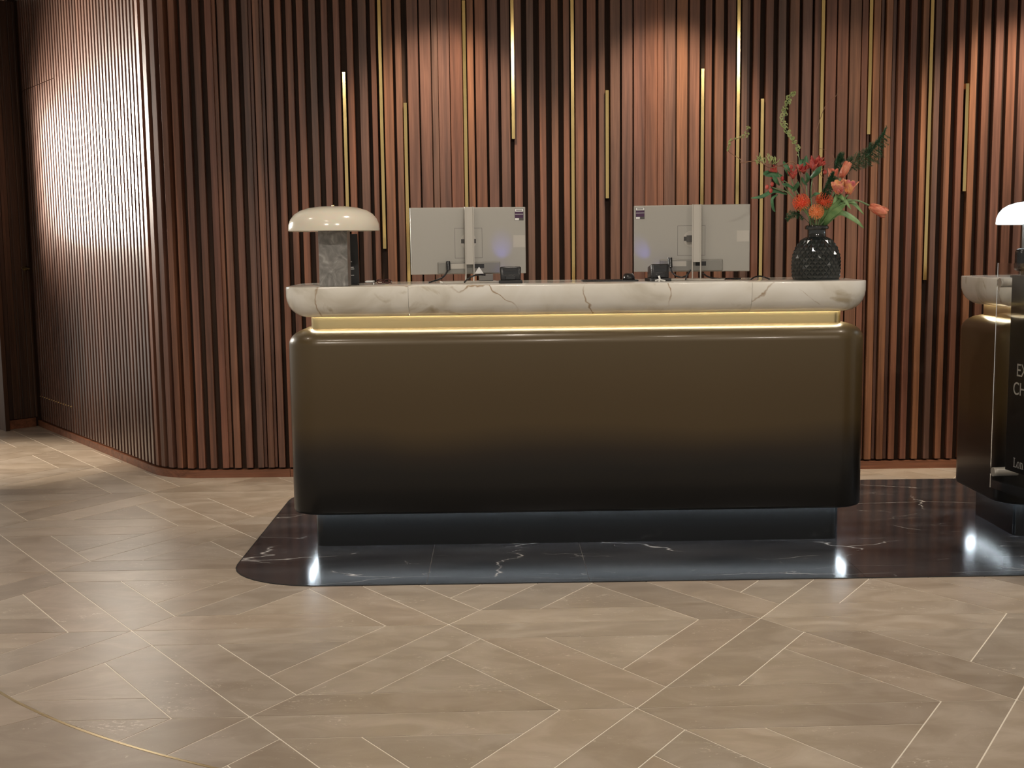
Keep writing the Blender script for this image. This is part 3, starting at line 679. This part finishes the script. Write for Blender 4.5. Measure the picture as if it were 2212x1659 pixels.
# small grey adapter with paper peak, clear tray, glasses, menu stand
a0 = at(1050, 603, 6.90); b0 = box('adapter', a0.x-.034, a0.x+.034, 6.87, 6.94, TZ+.0075, TZ+.040, simple('grey_adapter', (.18, .17, .155), .5), None, .003); tag(b0, 'small grey adapter block on the foot of the left monitor', 'adapter')
c0 = at(1034, 590, 6.885); pk = mesh('folded_card', [(c0.x-.02, 6.895, c0.z-.018), (c0.x+.024, 6.895, c0.z-.018), (c0.x+.002, 6.895, c0.z+.014), (c0.x-.02, 6.901, c0.z-.020), (c0.x+.024, 6.901, c0.z-.020), (c0.x+.002, 6.897, c0.z+.014)], [(0, 1, 2), (5, 4, 3), (0, 3, 4, 1), (1, 4, 5, 2), (2, 5, 3, 0)], M_WHITEP)
tag(pk, 'little pointed cream paper card beside the grey adapter', 'card'); pk.location.z = TZ+.0404-(c0.z-.020)
mg, nt_, b_ = mat('clear_acrylic'); b_.inputs['Base Color'].default_value = (.96, .97, .97, 1); b_.inputs['Roughness'].default_value = .03; b_.inputs['Transmission Weight'].default_value = 1; b_.inputs['IOR'].default_value = 1.45
M_ACRYL = mg
tx = at(792, 610, 6.78).x; d = empty('tray', (tx, 6.78, TZ)); tag(d, 'low clear plastic card tray right of the marble lamp', 'tray')
box('dish', tx-.038, tx+.038, 6.72, 6.84, TZ, TZ+.010, M_ACRYL, d, .002); box('cards', tx-.004, tx+.034, 6.74, 6.82, TZ+.0102, TZ+.017, M_WHITEP, d, .001)
gx = at(829, 611, 6.80).x; d = empty('spectacles', (gx, 6.80, TZ)); tag(d, 'folded dark red spectacles lying between lamp and left monitor', 'spectacles')
M_RED = simple('dark_red_frame', (.05, .008, .008), .2)
for sx in (-.017, .017): 
    tube('rim', [(gx+sx+.014*math.cos(t_), 6.79, TZ+.013+.010*math.sin(t_)) for t_ in [2*math.pi*q/10 for q in range(11)]], .0024, M_RED, d, 6, 2)
tube('temple', [(gx-.032, 6.79, TZ+.018), (gx, 6.81, TZ+.010), (gx+.038, 6.815, TZ+.004)], .0022, M_RED, d, 6); tube('temple', [(gx+.032, 6.79, TZ+.018), (gx+.034, 6.83, TZ+.010), (gx-.01, 6.84, TZ+.004)], .0022, M_RED, d, 6)
mz = at(763, 560, 6.76); d = empty('menu_holder', (mz.x, 6.76, TZ)); tag(d, 'upright black information card with white print behind the marble lamp', 'sign')
mxm = Matrix.Translation((mz.x-.02, 6.76, TZ)) @ Matrix.Rotation(math.radians(-4), 4, 'X') @ Matrix.Rotation(math.radians(-1.5), 4, 'Y')
box('panel', -.05, .047, -.003, .003, .004, .235, M_BLACKM, d, .001, 1, mxm); box('foot', -.045, .045, -.03, .04, 0, .006, M_BLACKM, d, .001, 1, Matrix.Translation((mz.x-.02, 6.76, TZ)))
for q, (zz, ww) in enumerate(((.105, .012), (.079, .019), (.071, .021), (.042, .019))):
    box('print', .004, .004+ww, -.0036, -.0029, zz, zz+.003, M_WHITEP, d, 0, 1, mxm)

# ------------------------------------------------------------------ sign panel by the second desk
S_ = Vector((2.205, 6.27)); Sd = Vector((.13, -1)).normalized(); Sn = Vector((-1, -.13)).normalized()
zb_, zt_ = at(2146, 1052, S_.y).z, at(2159, 568, S_.y).z
d = empty('sign_stand', (S_.x+Sd.x*.55, S_.y+Sd.y*.55, .003)); tag(d, 'clear acrylic sign with black panel and white lettering at the right edge', 'sign')
def SP(t, n, z): return Vector((S_.x+Sd.x*t+Sn.x*n, S_.y+Sd.y*t+Sn.y*n, z))
def sbox(name, t0, t1, n0, n1, z0, z1, m_, par):
    v = [SP(t_, n__, z) for z in (z0, z1) for t_, n__ in ((t0, n0), (t1, n0), (t1, n1), (t0, n1))]
    o = mesh(name, v, [(3, 2, 1, 0), (4, 5, 6, 7), (0, 1, 5, 4), (1, 2, 6, 5), (2, 3, 7, 6), (3, 0, 4, 7)], m_, par)
    bm = bmesh.new(); bm.from_mesh(o.data); bmesh.ops.recalc_face_normals(bm, faces=bm.faces); bm.to_mesh(o.data); bm.free(); return o
sbox('acrylic_sheet', 0, .62, .006, .012, zb_, zt_, M_ACRYL, d); sbox('back_panel', .125, .62, -.004, .003, zb_+.10, zt_-.05, M_BLACKM, d)
for t_ in (.0,):
    for zz in (zb_+.075, zt_-.085):
        cyl('standoff', SP(.035, .018, zz), SP(.035, -.10, zz), .020, M_SILVER2, d)
sbox('post', .62, .68, -.03, .012, .010, zt_-.1, M_BLACKM, d); sbox('foot', .56, .84, -.16, .10, .0035, .014, M_BLACKM, d)
tm = Matrix(((Sd.x, 0, Sn.x, 0), (Sd.y, 0, Sn.y, 0), (0, 1, 0, 0), (0, 0, 0, 1)))
M_LETTER = simple('white_lettering', (.78, .77, .74), .5)
def put(s, px, pyb, size, bold=0):
    d_ = ray(px, pyb); o_ = Vector((0, 0, EYE)); n3 = Vector((Sn.x, Sn.y, 0)); pl = SP(0, .0036, 0)
    t_ = (pl-o_).dot(n3)/d_.dot(n3); p = o_+d_*t_
    text('lettering', s, size, Matrix.Translation(p) @ tm, M_LETTER, d, .0004)
put('EX', 2197, 812, .078); put('CH', 2189.5, 851, .078)
# serif letters L, o, n drawn as outlines
d_ = ray(2190, 1008); n3 = Vector((Sn.x, Sn.y, 0)); t_ = (SP(0, .0036, 0)-Vector((0, 0, EYE))).dot(n3)/d_.dot(n3); lo = Matrix.Translation(Vector((0, 0, EYE))+d_*t_) @ tm
def glyph(rects, rings=()):
    bm = bmesh.new()
    for x0, x1, y0, y1 in rects: bm_box(bm, x0, x1, y0, y1, 0, .0005, lo)
    for cx, cy, a0, b0, a1, b1, t0, t1 in rings:
        n = 18; A_ = [(cx+a0*math.cos(t0+(t1-t0)*k/n), cy+b0*math.sin(t0+(t1-t0)*k/n)) for k in range(n+1)]; B_ = [(cx+a1*math.cos(t0+(t1-t0)*k/n), cy+b1*math.sin(t0+(t1-t0)*k/n)) for k in range(n+1)]
        va = [bm.verts.new(lo @ Vector((*p, .0005))) for p in A_]; vb = [bm.verts.new(lo @ Vector((*p, .0005))) for p in B_]
        for k in range(n): bm.faces.new((va[k], va[k+1], vb[k+1], vb[k]))
    from_bm('lettering', bm, M_LETTER, d)
U = .052
glyph([(.10*U, .22*U, .0, .78*U), (.02*U, .32*U, 0, .06*U), (.02*U, .32*U, .72*U, .78*U), (.02*U, .58*U, 0, .07*U), (.53*U, .58*U, .05*U, .24*U)])
glyph([], [(.86*U, .26*U, .24*U, .28*U, .12*U, .22*U, 0, 2*math.pi)])
glyph([(1.22*U, 1.33*U, 0, .52*U), (1.14*U, 1.40*U, 0, .05*U), (1.14*U, 1.28*U, .47*U, .52*U), (1.52*U, 1.63*U, 0, .34*U), (1.45*U, 1.71*U, 0, .05*U)], [(1.43*U, .32*U, .20*U, .21*U, .10*U, .13*U, 0, math.pi)])

# black terminal on the second desk
q0 = at(2212, 560, 6.62); d = empty('payment_pad', (q0.x+.02, 6.62, TZ)); tag(d, 'black rounded payment pad behind the clear sign, in front of the lit lamp', 'card terminal')
box('shell', q0.x-.035, q0.x+.07, 6.60, 6.66, TZ+.03, TZ+.135, M_BLACK, d, .02, 4); box('stem', q0.x+.0, q0.x+.04, 6.61, 6.65, TZ+.01, TZ+.05, M_BLACKM, d, .003); box('foot', q0.x-.03, q0.x+.07, 6.58, 6.70, TZ, TZ+.012, M_BLACKM, d, .003)

# ------------------------------------------------------------------ vase
mv, nt_, b_ = mat('smoked_glass'); b_.inputs['Base Color'].default_value = (.022, .027, .027, 1); b_.inputs['Roughness'].default_value = .12; b_.inputs['Transmission Weight'].default_value = .3; b_.inputs['IOR'].default_value = 1.5; b_.inputs['Coat Weight'].default_value = .5; b_.inputs['Coat Roughness'].default_value = .1
VC = Vector((1.487, 6.675, TZ)); 
vase = empty('vase', VC); tag(vase, 'black faceted glass vase holding the flowers at the right end of the desk', 'vase')
def vr(z):  # radius profile
    pts = [(0, .106), (.06, .1105), (.11, .108), (.15, .094), (.18, .073), (.200, .048)]
    for (a0_, r0), (a1_, r1) in zip(pts, pts[1:]):
        if z <= a1_: 
            t_ = (z-a0_)/(a1_-a0_); return r0+(r1-r0)*t_
    return pts[-1][1]
bm = bmesh.new(); NS, NR = 24, 12; zz = [0.004+.194*k/NR for k in range(NR+1)]
grid = [[bm.verts.new((VC.x+(vr(z)-.003)*math.cos(2*math.pi*(j+.5*(k % 2))/NS), VC.y+(vr(z)-.003)*math.sin(2*math.pi*(j+.5*(k % 2))/NS), VC.z+z)) for j in range(NS)] for k, z in enumerate(zz)]
for k in range(NR-1):
    o_ = k % 2
    for j in range(NS):
        lo, hi = grid[k][j], grid[k+2][j]; L_, R_ = (grid[k+1][(j-1) % NS], grid[k+1][j]) if not o_ else (grid[k+1][j], grid[k+1][(j+1) % NS])
        a_ = 2*math.pi*(j+.5*o_)/NS; z = zz[k+1]; r = vr(z)+.0050
        cv = bm.verts.new((VC.x+r*math.cos(a_), VC.y+r*math.sin(a_), VC.z+z))
        for p, q in ((lo, R_), (R_, hi), (hi, L_), (L_, lo)): bm.faces.new((p, q, cv))
for j in range(NS):
    bm.faces.new((grid[0][j], grid[0][(j+1) % NS], grid[1][j])); 
    bm.faces.new((grid[NR][(j+1) % NS], grid[NR][j], grid[NR-1][j] if NR % 2 == 0 else grid[NR-1][(j+1) % NS]))
bm.faces.new(grid[0][::-1]); bmesh.ops.recalc_face_normals(bm, faces=bm.faces)
from_bm('body', bm, mv, vase)
lathe('foot_ring', [(.100, 0), (.1075, .001), (.1085, .005), (.104, .008)], VC, mv, vase, 48, True, True)
lathe('neck', [(.047, .196), (.0435, .202), (.0425, .226), (.0435, .232)], VC, mv, vase, 40)
lathe('rim', [(.0435, .230), (.052, .232), (.0555, .238), (.055, .246), (.051, .250), (.043, .250), (.040, .245), (.039, .20)], VC, mv, vase, 40)

# ------------------------------------------------------------------ flowers
def leafmat(name, c1, c2, rough=.45, scale=30):
    m, nt, b = mat(name); tc = N(nt, 'ShaderNodeTexCoord'); nz = N(nt, 'ShaderNodeTexNoise'); nz.inputs['Scale'].default_value = scale; nt.links.new(tc.outputs['Object'], nz.inputs['Vector'])
    c = ramp(nt, [(.35, c1), (.65, c2)]); nt.links.new(nz.outputs['Fac'], c.inputs['Fac']); nt.links.new(c.outputs[0], b.inputs['Base Color'])
    b.inputs['Roughness'].default_value = rough; b.inputs['Subsurface Weight'].default_value = .1; b.inputs['Subsurface Radius'].default_value = (.01, .01, .01); return m
G_TUL = leafmat('tulip_leaf', (.12, .24, .08), (.22, .36, .14)); G_DK = leafmat('sprig_leaf', (.045, .14, .06), (.09, .24, .11)); G_FERN = leafmat('fern_green', (.016, .065, .028), (.035, .11, .045))
G_STEM = leafmat('green_stem', (.14, .22, .10), (.22, .30, .15)); G_WIL = leafmat('willow_green', (.26, .33, .10), (.42, .46, .20)); B_TWIG = leafmat('brown_twig', (.16, .075, .04), (.30, .16, .09))
R_ALS = leafmat('red_petal', (.36, .028, .024), (.62, .12, .09)); P_TUL = leafmat('coral_tulip', (.62, .14, .08), (.80, .34, .20), .45, 24); P_TUL2 = leafmat('pink_orange_tulip', (.62, .14, .16), (.85, .42, .16), .45, 40)
P_PIN = leafmat('pincushion_red', (.75, .07, .03), (.85, .18, .07), .4, 60); P_PIN2 = leafmat('pincushion_orange', (.85, .22, .06), (.90, .42, .18), .4, 60)
MOUTH = VC+Vector((0, 0, .245))
def start(): 
    a_ = random.uniform(0, 2*math.pi); r = random.uniform(.006, .026); return MOUTH+Vector((r*math.cos(a_), r*math.sin(a_), -.03))
def blade(bm, pts, wd, fold=.25, upv=Vector((0, -1, .3)), n=5):
    P = smoothpath(pts, n); m_ = len(P); rows = []
    for i, p in enumerate(P):
        t_ = (P[min(i+1, m_-1)]-P[max(i-1, 0)]).normalized(); sd = t_.cross(upv); sd = sd.normalized() if sd.length > 1e-4 else Vector((1, 0, 0)); nn = sd.cross(t_)
        f = i/(m_-1); w_ = wd*max(.04, math.sin(math.pi*min(1, f*.92+.06))**.8)
        rows.append([bm.verts.new(p-sd*w_+nn*w_*fold), bm.verts.new(p), bm.verts.new(p+sd*w_+nn*w_*fold)])
    for a_, b_ in zip(rows, rows[1:]):
        bm.faces.new((a_[0], a_[1], b_[1], b_[0])); bm.faces.new((a_[1], a_[2], b_[2], b_[1]))
def blade_obj(name, pts, wd, m_, parent, fold=.25, upv=Vector((0, -1, .3))):
    bm = bmesh.new(); blade(bm, pts, wd, fold, upv); o = from_bm(name, bm, m_, parent, True)
    md = o.modifiers.new('thickness', 'SOLIDIFY'); md.thickness = .0008; return o
def petal_bm(base, axis, side, L, wd, open_, curl=0.0, n=6):
    """one cupped petal from base along axis, bulging outward to side"""
    bm = bmesh.new(); tang = axis.cross(side).normalized(); rows = []
    for i in range(n+1):
        f = i/n; r = L*(open_*math.sin(math.pi*min(1, f*1.0)*.62)+curl*f**3); w_ = wd*math.sin(math.pi*(f*.86+.10))**.7
        c = base+axis*(L*f)+side*r; row_ = []
        for k_ in (-1, -.5, 0, .5, 1): row_.append(bm.verts.new(c+tang*w_*k_-side*(w_*.55*k_*k_)))
        rows.append(row_)
    for a_, b_ in zip(rows, rows[1:]):
        for k_ in range(4): bm.faces.new((a_[k_], a_[k_+1], b_[k_+1], b_[k_]))
    return bm
def bloom(parent, base, axis, L, wd, open_, m_, npet=6, curl=0.0, jit=.0, name='petal'):
    axis = axis.normalized(); s0 = axis.cross(Vector((0, 0, 1))); s0 = s0.normalized() if s0.length > .1 else axis.cross(Vector((0, 1, 0))).normalized()
    for k_ in range(npet):
        a_ = 2*math.pi*k_/npet+random.uniform(-jit, jit); side = (Matrix.Rotation(a_, 3, axis) @ s0).normalized(); inner = .86 if k_ % 2 else 1.0
        o = from_bm(name, petal_bm(base, axis, side, L*random.uniform(1-jit*.4, 1), wd, open_*inner, curl*random.uniform(.3, 1.2)), m_, parent, True)
        md = o.modifiers.new('thickness', 'SOLIDIFY'); md.thickness = .0008
def flower(name, label, cat, group=None):
    d = empty(name, MOUTH-Vector((0, 0, .03))); tag(d, label, cat, group); return d
def fp(px, py, Y=6.675): return at(px, py, Y)
# tulips
def tulip(label, path_, Lb, wd, m_, axis, open_=.32, curl=0, jit=0.05, leaves=()):
    d = flower('tulip', label, 'tulip'); P = [start()]+path_; tube('stem', P, .0042, G_STEM, d, 8)
    bloom(d, P[-1], axis, Lb, wd, open_, m_, 6, curl, jit)
    for pts, w_ in leaves: blade_obj('leaf', pts, w_, G_TUL, d)
    return d
tulip('coral tulip drooping out to the far right of the bouquet', [fp(1800, 470, 6.66), fp(1825, 440, 6.62), fp(1850, 433, 6.60), fp(1878, 444, 6.58)], .088, .023, P_TUL, (fp(1915, 462, 6.56)-fp(1878, 444, 6.58)), .30, 0.02, .05,
      [([fp(1775, 490), fp(1795, 455, 6.66), fp(1835, 435, 6.64), fp(1866, 463, 6.62)], .013), ([fp(1782, 488), fp(1812, 460, 6.64), fp(1845, 474, 6.62), fp(1866, 493, 6.60)], .013)])
tulip('pink and orange ruffled parrot tulip, right of centre', [fp(1795, 460, 6.64), fp(1815, 440, 6.62), fp(1832, 420, 6.60)], .070, .024, P_TUL2, Vector((.15, -.1, 1)), .42, .25, .3, [([fp(1780, 490), fp(1798, 450, 6.62), fp(1818, 428, 6.6), fp(1838, 452, 6.58)], .013)])
tulip('dusky pink ruffled tulip bloom, left of the orange one', [fp(1788, 460, 6.65), fp(1802, 435, 6.62), fp(1814, 418, 6.58)], .058, .024, P_TUL2, Vector((-.35, -.3, 1)), .44, .3, .3)
tulip('tall closed coral tulip leaning right above the ruffled ones', [fp(1785, 460, 6.69), fp(1800, 420, 6.70), fp(1816, 384, 6.70)], .080, .019, P_TUL, fp(1834, 350, 6.70)-fp(1816, 384, 6.70), .26, 0, .05)
tulip('peach tulip half hidden behind the fern in the middle', [fp(1780, 460, 6.71), fp(1792, 420, 6.73), fp(1798, 392, 6.74)], .060, .022, P_TUL, Vector((.1, 0, 1)), .40, .1, .1)
# broad leaves rising at the mouth
d = flower('tulip_leaves', 'cluster of broad pale green tulip leaves at the vase mouth', 'leaves')
for pts, w_ in (([fp(1772, 492), fp(1782, 465, 6.65), fp(1800, 445, 6.62), fp(1820, 438, 6.60)], .017), ([fp(1778, 492), fp(1790, 470, 6.63), fp(1812, 452, 6.60), fp(1828, 440, 6.58)], .015), ([fp(1770, 492), fp(1778, 462, 6.68), fp(1788, 445, 6.68)], .012), ([fp(1800, 440, 6.6), fp(1808, 425, 6.6), fp(1816, 425, 6.58), fp(1822, 432, 6.56)], .012)):
    blade_obj('leaf', pts, w_, G_TUL, d)
# pincushions
def pincushion(label, px, py, Y, r, m_, axis):
    d = flower('pincushion_flower', label, 'flower'); c = fp(px, py, Y); axis = axis.normalized()
    tube('stem', [start(), (MOUTH+c)/2+Vector((0, 0, -.01)), c-axis*r*.5], .0045, G_STEM, d, 8)
    bm = bmesh.new(); bmesh.ops.create_uvsphere(bm, u_segments=16, v_segments=10, radius=r*.42, matrix=Matrix.Translation(c)); from_bm('core', bm, m_, d, True)
    bm = bmesh.new(); q = axis.to_track_quat('Z', 'Y'); n_ = 95
    for k_ in range(n_):
        ph = k_*2.39996; th = math.acos(1-1.45*(k_+.5)/n_); v = q @ Vector((math.sin(th)*math.cos(ph), math.sin(th)*math.sin(ph), math.cos(th)))
        tip = c+v*r*1.0+axis*r*.30*math.sin(th); mid = c+v*r*1.02
        tube_bm(bm, [c+v*r*.38, mid, tip], [.0011, .0009, .0007], 4)
        tube_bm(bm, [tip, tip+(axis*.6-v*.4).normalized()*.004], [.0014, .001], 4)
    tag(from_bm('styles', bm, m_, d), kind='stuff')
    for k_ in range(7):
        a_ = 2*math.pi*k_/7; sd = q @ Vector((math.cos(a_), math.sin(a_), 0)); b0_ = c-axis*r*.7
        blade_obj('bract', [b0_, b0_+sd*r*.7+axis*r*.1, b0_+sd*r*.95+axis*r*.6], .005, G_TUL, d, .2, axis)
pincushion('red pincushion flower low on the left of the bouquet', 1732, 440, 6.62, .039, P_PIN, Vector((-.45, -.5, .75)))
pincushion('red pincushion flower low on the right, beside the tulip leaves', 1779, 436, 6.63, .039, P_PIN, Vector((.3, -.5, .85)))
pincushion('orange pincushion flower in front, just above the vase rim', 1763, 459, 6.59, .034, P_PIN2, Vector((.02, -.8, .55)))
# alstroemeria sprigs
def sprig(label, stems, blooms, buds, leaves):
    d = flower('alstroemeria', label, 'flower')
    for P in stems: tube('stem', P, .0028, G_STEM, d, 6)
    for (px, py, Y, L_, ax) in blooms: bloom(d, fp(px, py, Y), Vector(ax), L_, .011, .55, R_ALS, 6, .25, .25)
    for (px, py, Y) in buds:
        bm = bmesh.new(); bmesh.ops.create_uvsphere(bm, u_segments=10, v_segments=8, radius=.0085, matrix=Matrix.Translation(fp(px, py, Y)) @ Matrix.Diagonal((1, 1, 1.35, 1))); from_bm('bud', bm, R_ALS, d, True)
    for pts, w_ in leaves: blade_obj('leaf', pts, w_, G_DK, d)
sprig('red alstroemeria sprig spreading left with buds and leaves', [[start(), fp(1725, 440, 6.66), fp(1700, 415, 6.65), fp(1668, 405, 6.64)], [start(), fp(1722, 430, 6.66), fp(1705, 400, 6.65), fp(1690, 388, 6.64)], [start(), fp(1730, 430, 6.66), fp(1712, 395, 6.65), fp(1712, 382, 6.64)], [fp(1712, 425, 6.66), fp(1690, 395, 6.66), fp(1680, 372, 6.66)]],
      [(1713, 386, 6.63, .040, (-.1, -.5, 1)), (1678, 372, 6.65, .034, (-.7, -.2, .6)), (1728, 370, 6.66, .030, (-.3, -.4, 1))], [(1690, 386, 6.63), (1668, 398, 6.64), (1665, 412, 6.64), (1657, 404, 6.65), (1667, 381, 6.65), (1709, 361, 6.66)],
      [([fp(1700, 420), fp(1672, 413, 6.65), fp(1645, 425, 6.63), fp(1622, 428, 6.62)], .009), ([fp(1690, 380), fp(1672, 378, 6.64), fp(1652, 380, 6.62)], .012), ([fp(1684, 400), fp(1676, 390, 6.63), fp(1668, 378, 6.62)], .011), ([fp(1705, 380), fp(1700, 365, 6.64), fp(1692, 348, 6.66)], .012), ([fp(1712, 415), fp(1722, 400, 6.63), fp(1724, 392, 6.62)], .010),
       ([fp(1720, 410), fp(1700, 400, 6.62), fp(1690, 398, 6.6)], .008), ([fp(1680, 420, 6.66), fp(1668, 430, 6.65), fp(1670, 450, 6.66), fp(1675, 458, 6.67)], .007), ([fp(1670, 370), fp(1655, 374, 6.64), fp(1650, 378, 6.62)], .010)])
sprig('red alstroemeria sprig standing up in the middle with dark leaves', [[start(), fp(1745, 430, 6.68), fp(1742, 395, 6.68), fp(1740, 375, 6.67)], [start(), fp(1752, 420, 6.70), fp(1756, 380, 6.69), fp(1758, 362, 6.68)]],
      [(1737, 374, 6.65, .036, (-.3, -.6, .8)), (1757, 368, 6.67, .044, (-.2, -.5, .9)), (1762, 362, 6.69, .052, (.05, -.2, 1)), (1767, 360, 6.67, .036, (.5, -.5, .8))], [(1745, 360, 6.67), (1782, 372, 6.68)],
      [([fp(1750, 385), fp(1765, 372, 6.64), fp(1775, 358, 6.62)], .012), ([fp(1742, 395), fp(1745, 385, 6.64), fp(1741, 372, 6.6)], .010), ([fp(1738, 365), fp(1740, 350, 6.68), fp(1742, 336, 6.7)], .011), ([fp(1728, 358), fp(1730, 350, 6.68), fp(1738, 345, 6.7)], .010), ([fp(1744, 400), fp(1735, 392, 6.64), fp(1732, 382, 6.62)], .008), ([fp(1748, 430), fp(1760, 420, 6.6), fp(1772, 418, 6.58)], .008)])
# curly willow
def vine(label, P, curls, m1, m2, r0=.0030, leafn=0, lw=.0035, ll=.016, ctw=.008):
    d = flower('curly_willow', label, 'branch'); S = smoothpath(P, 8); n_ = len(S)
    bm = bmesh.new(); tube_bm(bm, [p+Vector((random.uniform(-1, 1), random.uniform(-1, 1), random.uniform(-1, 1)))*.0012 for p in S], [r0*(1-.6*i/n_) for i in range(n_)], 6); from_bm('twig', bm, m1, d, True)
    if leafn:
        for k_ in range(leafn):
            i = int(n_*(curls[0]+(curls[1]-curls[0])*k_/leafn)); i = min(i, n_-1); p = S[i]; a_ = random.uniform(0, 6.28); v = Vector((math.cos(a_), random.uniform(-.5, .5), math.sin(a_)*.8+.2)); w2 = Vector((-math.sin(a_), 0, math.cos(a_)))
            L_ = ll*random.uniform(.6, 1.3); blade_obj('leaf', [p, p+v*L_*.5+w2*L_*.3, p+v*L_*.8-w2*L_*.1, p+v*L_*.55-w2*L_*.45], lw, m2, d)
    return d
vine('tall curly willow branch with pale green leaves rising left of centre', [start(), fp(1738, 440), fp(1730, 395), fp(1727, 360), fp(1724, 325, 6.69), fp(1712, 300, 6.7), fp(1700, 284, 6.7), fp(1692, 262, 6.7), fp(1697, 235, 6.7), fp(1704, 215, 6.7), fp(1714, 200, 6.7)], (.38, 1), G_STEM, G_WIL, .0026, 80, .0026)
vine('long curly willow twig arching out to the far left', [start(), fp(1735, 400, 6.64), fp(1716, 352, 6.62), fp(1690, 357, 6.60), fp(1662, 362, 6.58), fp(1640, 348, 6.58), fp(1612, 350, 6.58), fp(1600, 352, 6.58), fp(1600, 345, 6.58), fp(1585, 335, 6.6), fp(1573, 325, 6.6), fp(1577, 308, 6.6), fp(1598, 297, 6.6), fp(1612, 292, 6.6), fp(1616, 268, 6.6)], (.70, 1), B_TWIG, G_WIL, .0026, 22, .003, .012)
d = flower('willow_tuft', 'tuft of thin pale green willow leaves left of the red flowers', 'leaves')
for k_ in range(34):
    b0_ = fp(random.uniform(1632, 1676), random.uniform(342, 358), 6.60+random.uniform(-.03, .03)); v = Vector((random.uniform(-.5, .5), random.uniform(-.4, .4), random.uniform(.2, 1))).normalized()
    blade_obj('leaf', [b0_, b0_+v*.014+Vector((.003, 0, 0)), b0_+v*.028*random.uniform(.6, 1.2)], .0022, G_WIL, d)
tube('twig', [start(), fp(1728, 400, 6.63), fp(1700, 366, 6.6), fp(1675, 356, 6.6), fp(1650, 352, 6.6), fp(1634, 344, 6.6)], .0018, B_TWIG, d, 6)
vine('bare reddish willow twig reaching to the top right', [start(), fp(1762, 430, 6.70), fp(1754, 380, 6.72), fp(1757, 330, 6.73), fp(1762, 290, 6.73), fp(1770, 262, 6.73), fp(1778, 240, 6.73), fp(1788, 221, 6.73), fp(1806, 207, 6.73), fp(1812, 190, 6.73), fp(1822, 180, 6.73)], (0, 1), B_TWIG, G_WIL, .0022, 0)
vine('short bare willow twig looping right above the fern', [start(), fp(1775, 430, 6.66), fp(1780, 390, 6.66), fp(1772, 372, 6.64), fp(1800, 350, 6.64), fp(1800, 338, 6.66), fp(1786, 326, 6.68), fp(1770, 320, 6.68)], (0, 1), B_TWIG, G_WIL, .0018, 0)
# asparagus fern
def fern(label, P, L0, n_, seed, dens=16):
    random.seed(seed); d = flower('asparagus_fern', label, 'fern'); S = smoothpath(P, 8); tube('stem', S, .0014, G_FERN, d, 6, 0)
    bm = bmesh.new(); m_ = len(S)
    for k_ in range(n_):
        f = .35+.65*k_/n_; p = S[int(f*(m_-1))]; t_ = (S[-1]-S[m_//2]).normalized(); sg = 1 if k_ % 2 else -1
        v = (t_*.7+Vector((0, random.uniform(-.3, .3), sg*.8))).normalized(); L_ = L0*(1.15-abs(f-.7)*1.6)*random.uniform(.6, 1.1)
        tube_bm(bm, [p, p+v*L_], .0005, 3)
        for q_ in range(dens):
            c = p+v*L_*q_/dens
            for _ in range(3):
                u = (v*.5+Vector((random.uniform(-1, 1), random.uniform(-1, 1), random.uniform(-1, 1)))).normalized(); tube_bm(bm, [c, c+u*.009], [.0007, .0004], 3, False)
    tag(from_bm('fronds', bm, G_FERN, d), kind='stuff'); return d
fern('dark feathery asparagus fern stretching to the upper right', [start(), fp(1795, 400, 6.72), fp(1822, 362, 6.74), fp(1860, 345, 6.76), fp(1885, 325, 6.76), fp(1912, 285, 6.76)], .060, 84, 3)
fern('dark feathery asparagus fern bunched in the middle of the bouquet', [start(), fp(1768, 450, 6.64), fp(1778, 420, 6.62), fp(1790, 395, 6.62), fp(1800, 378, 6.62)], .036, 54, 5)
fern('small fern frond rising behind the tulips', [start(), fp(1790, 410, 6.74), fp(1802, 370, 6.76), fp(1808, 348, 6.78), fp(1822, 340, 6.78)], .036, 40, 8)
fern('wispy fern frond falling low on the left of the vase mouth', [start(), fp(1735, 470, 6.66), fp(1715, 462, 6.66), fp(1700, 476, 6.66)], .022, 22, 9, 10)
print('tiles', ntile)
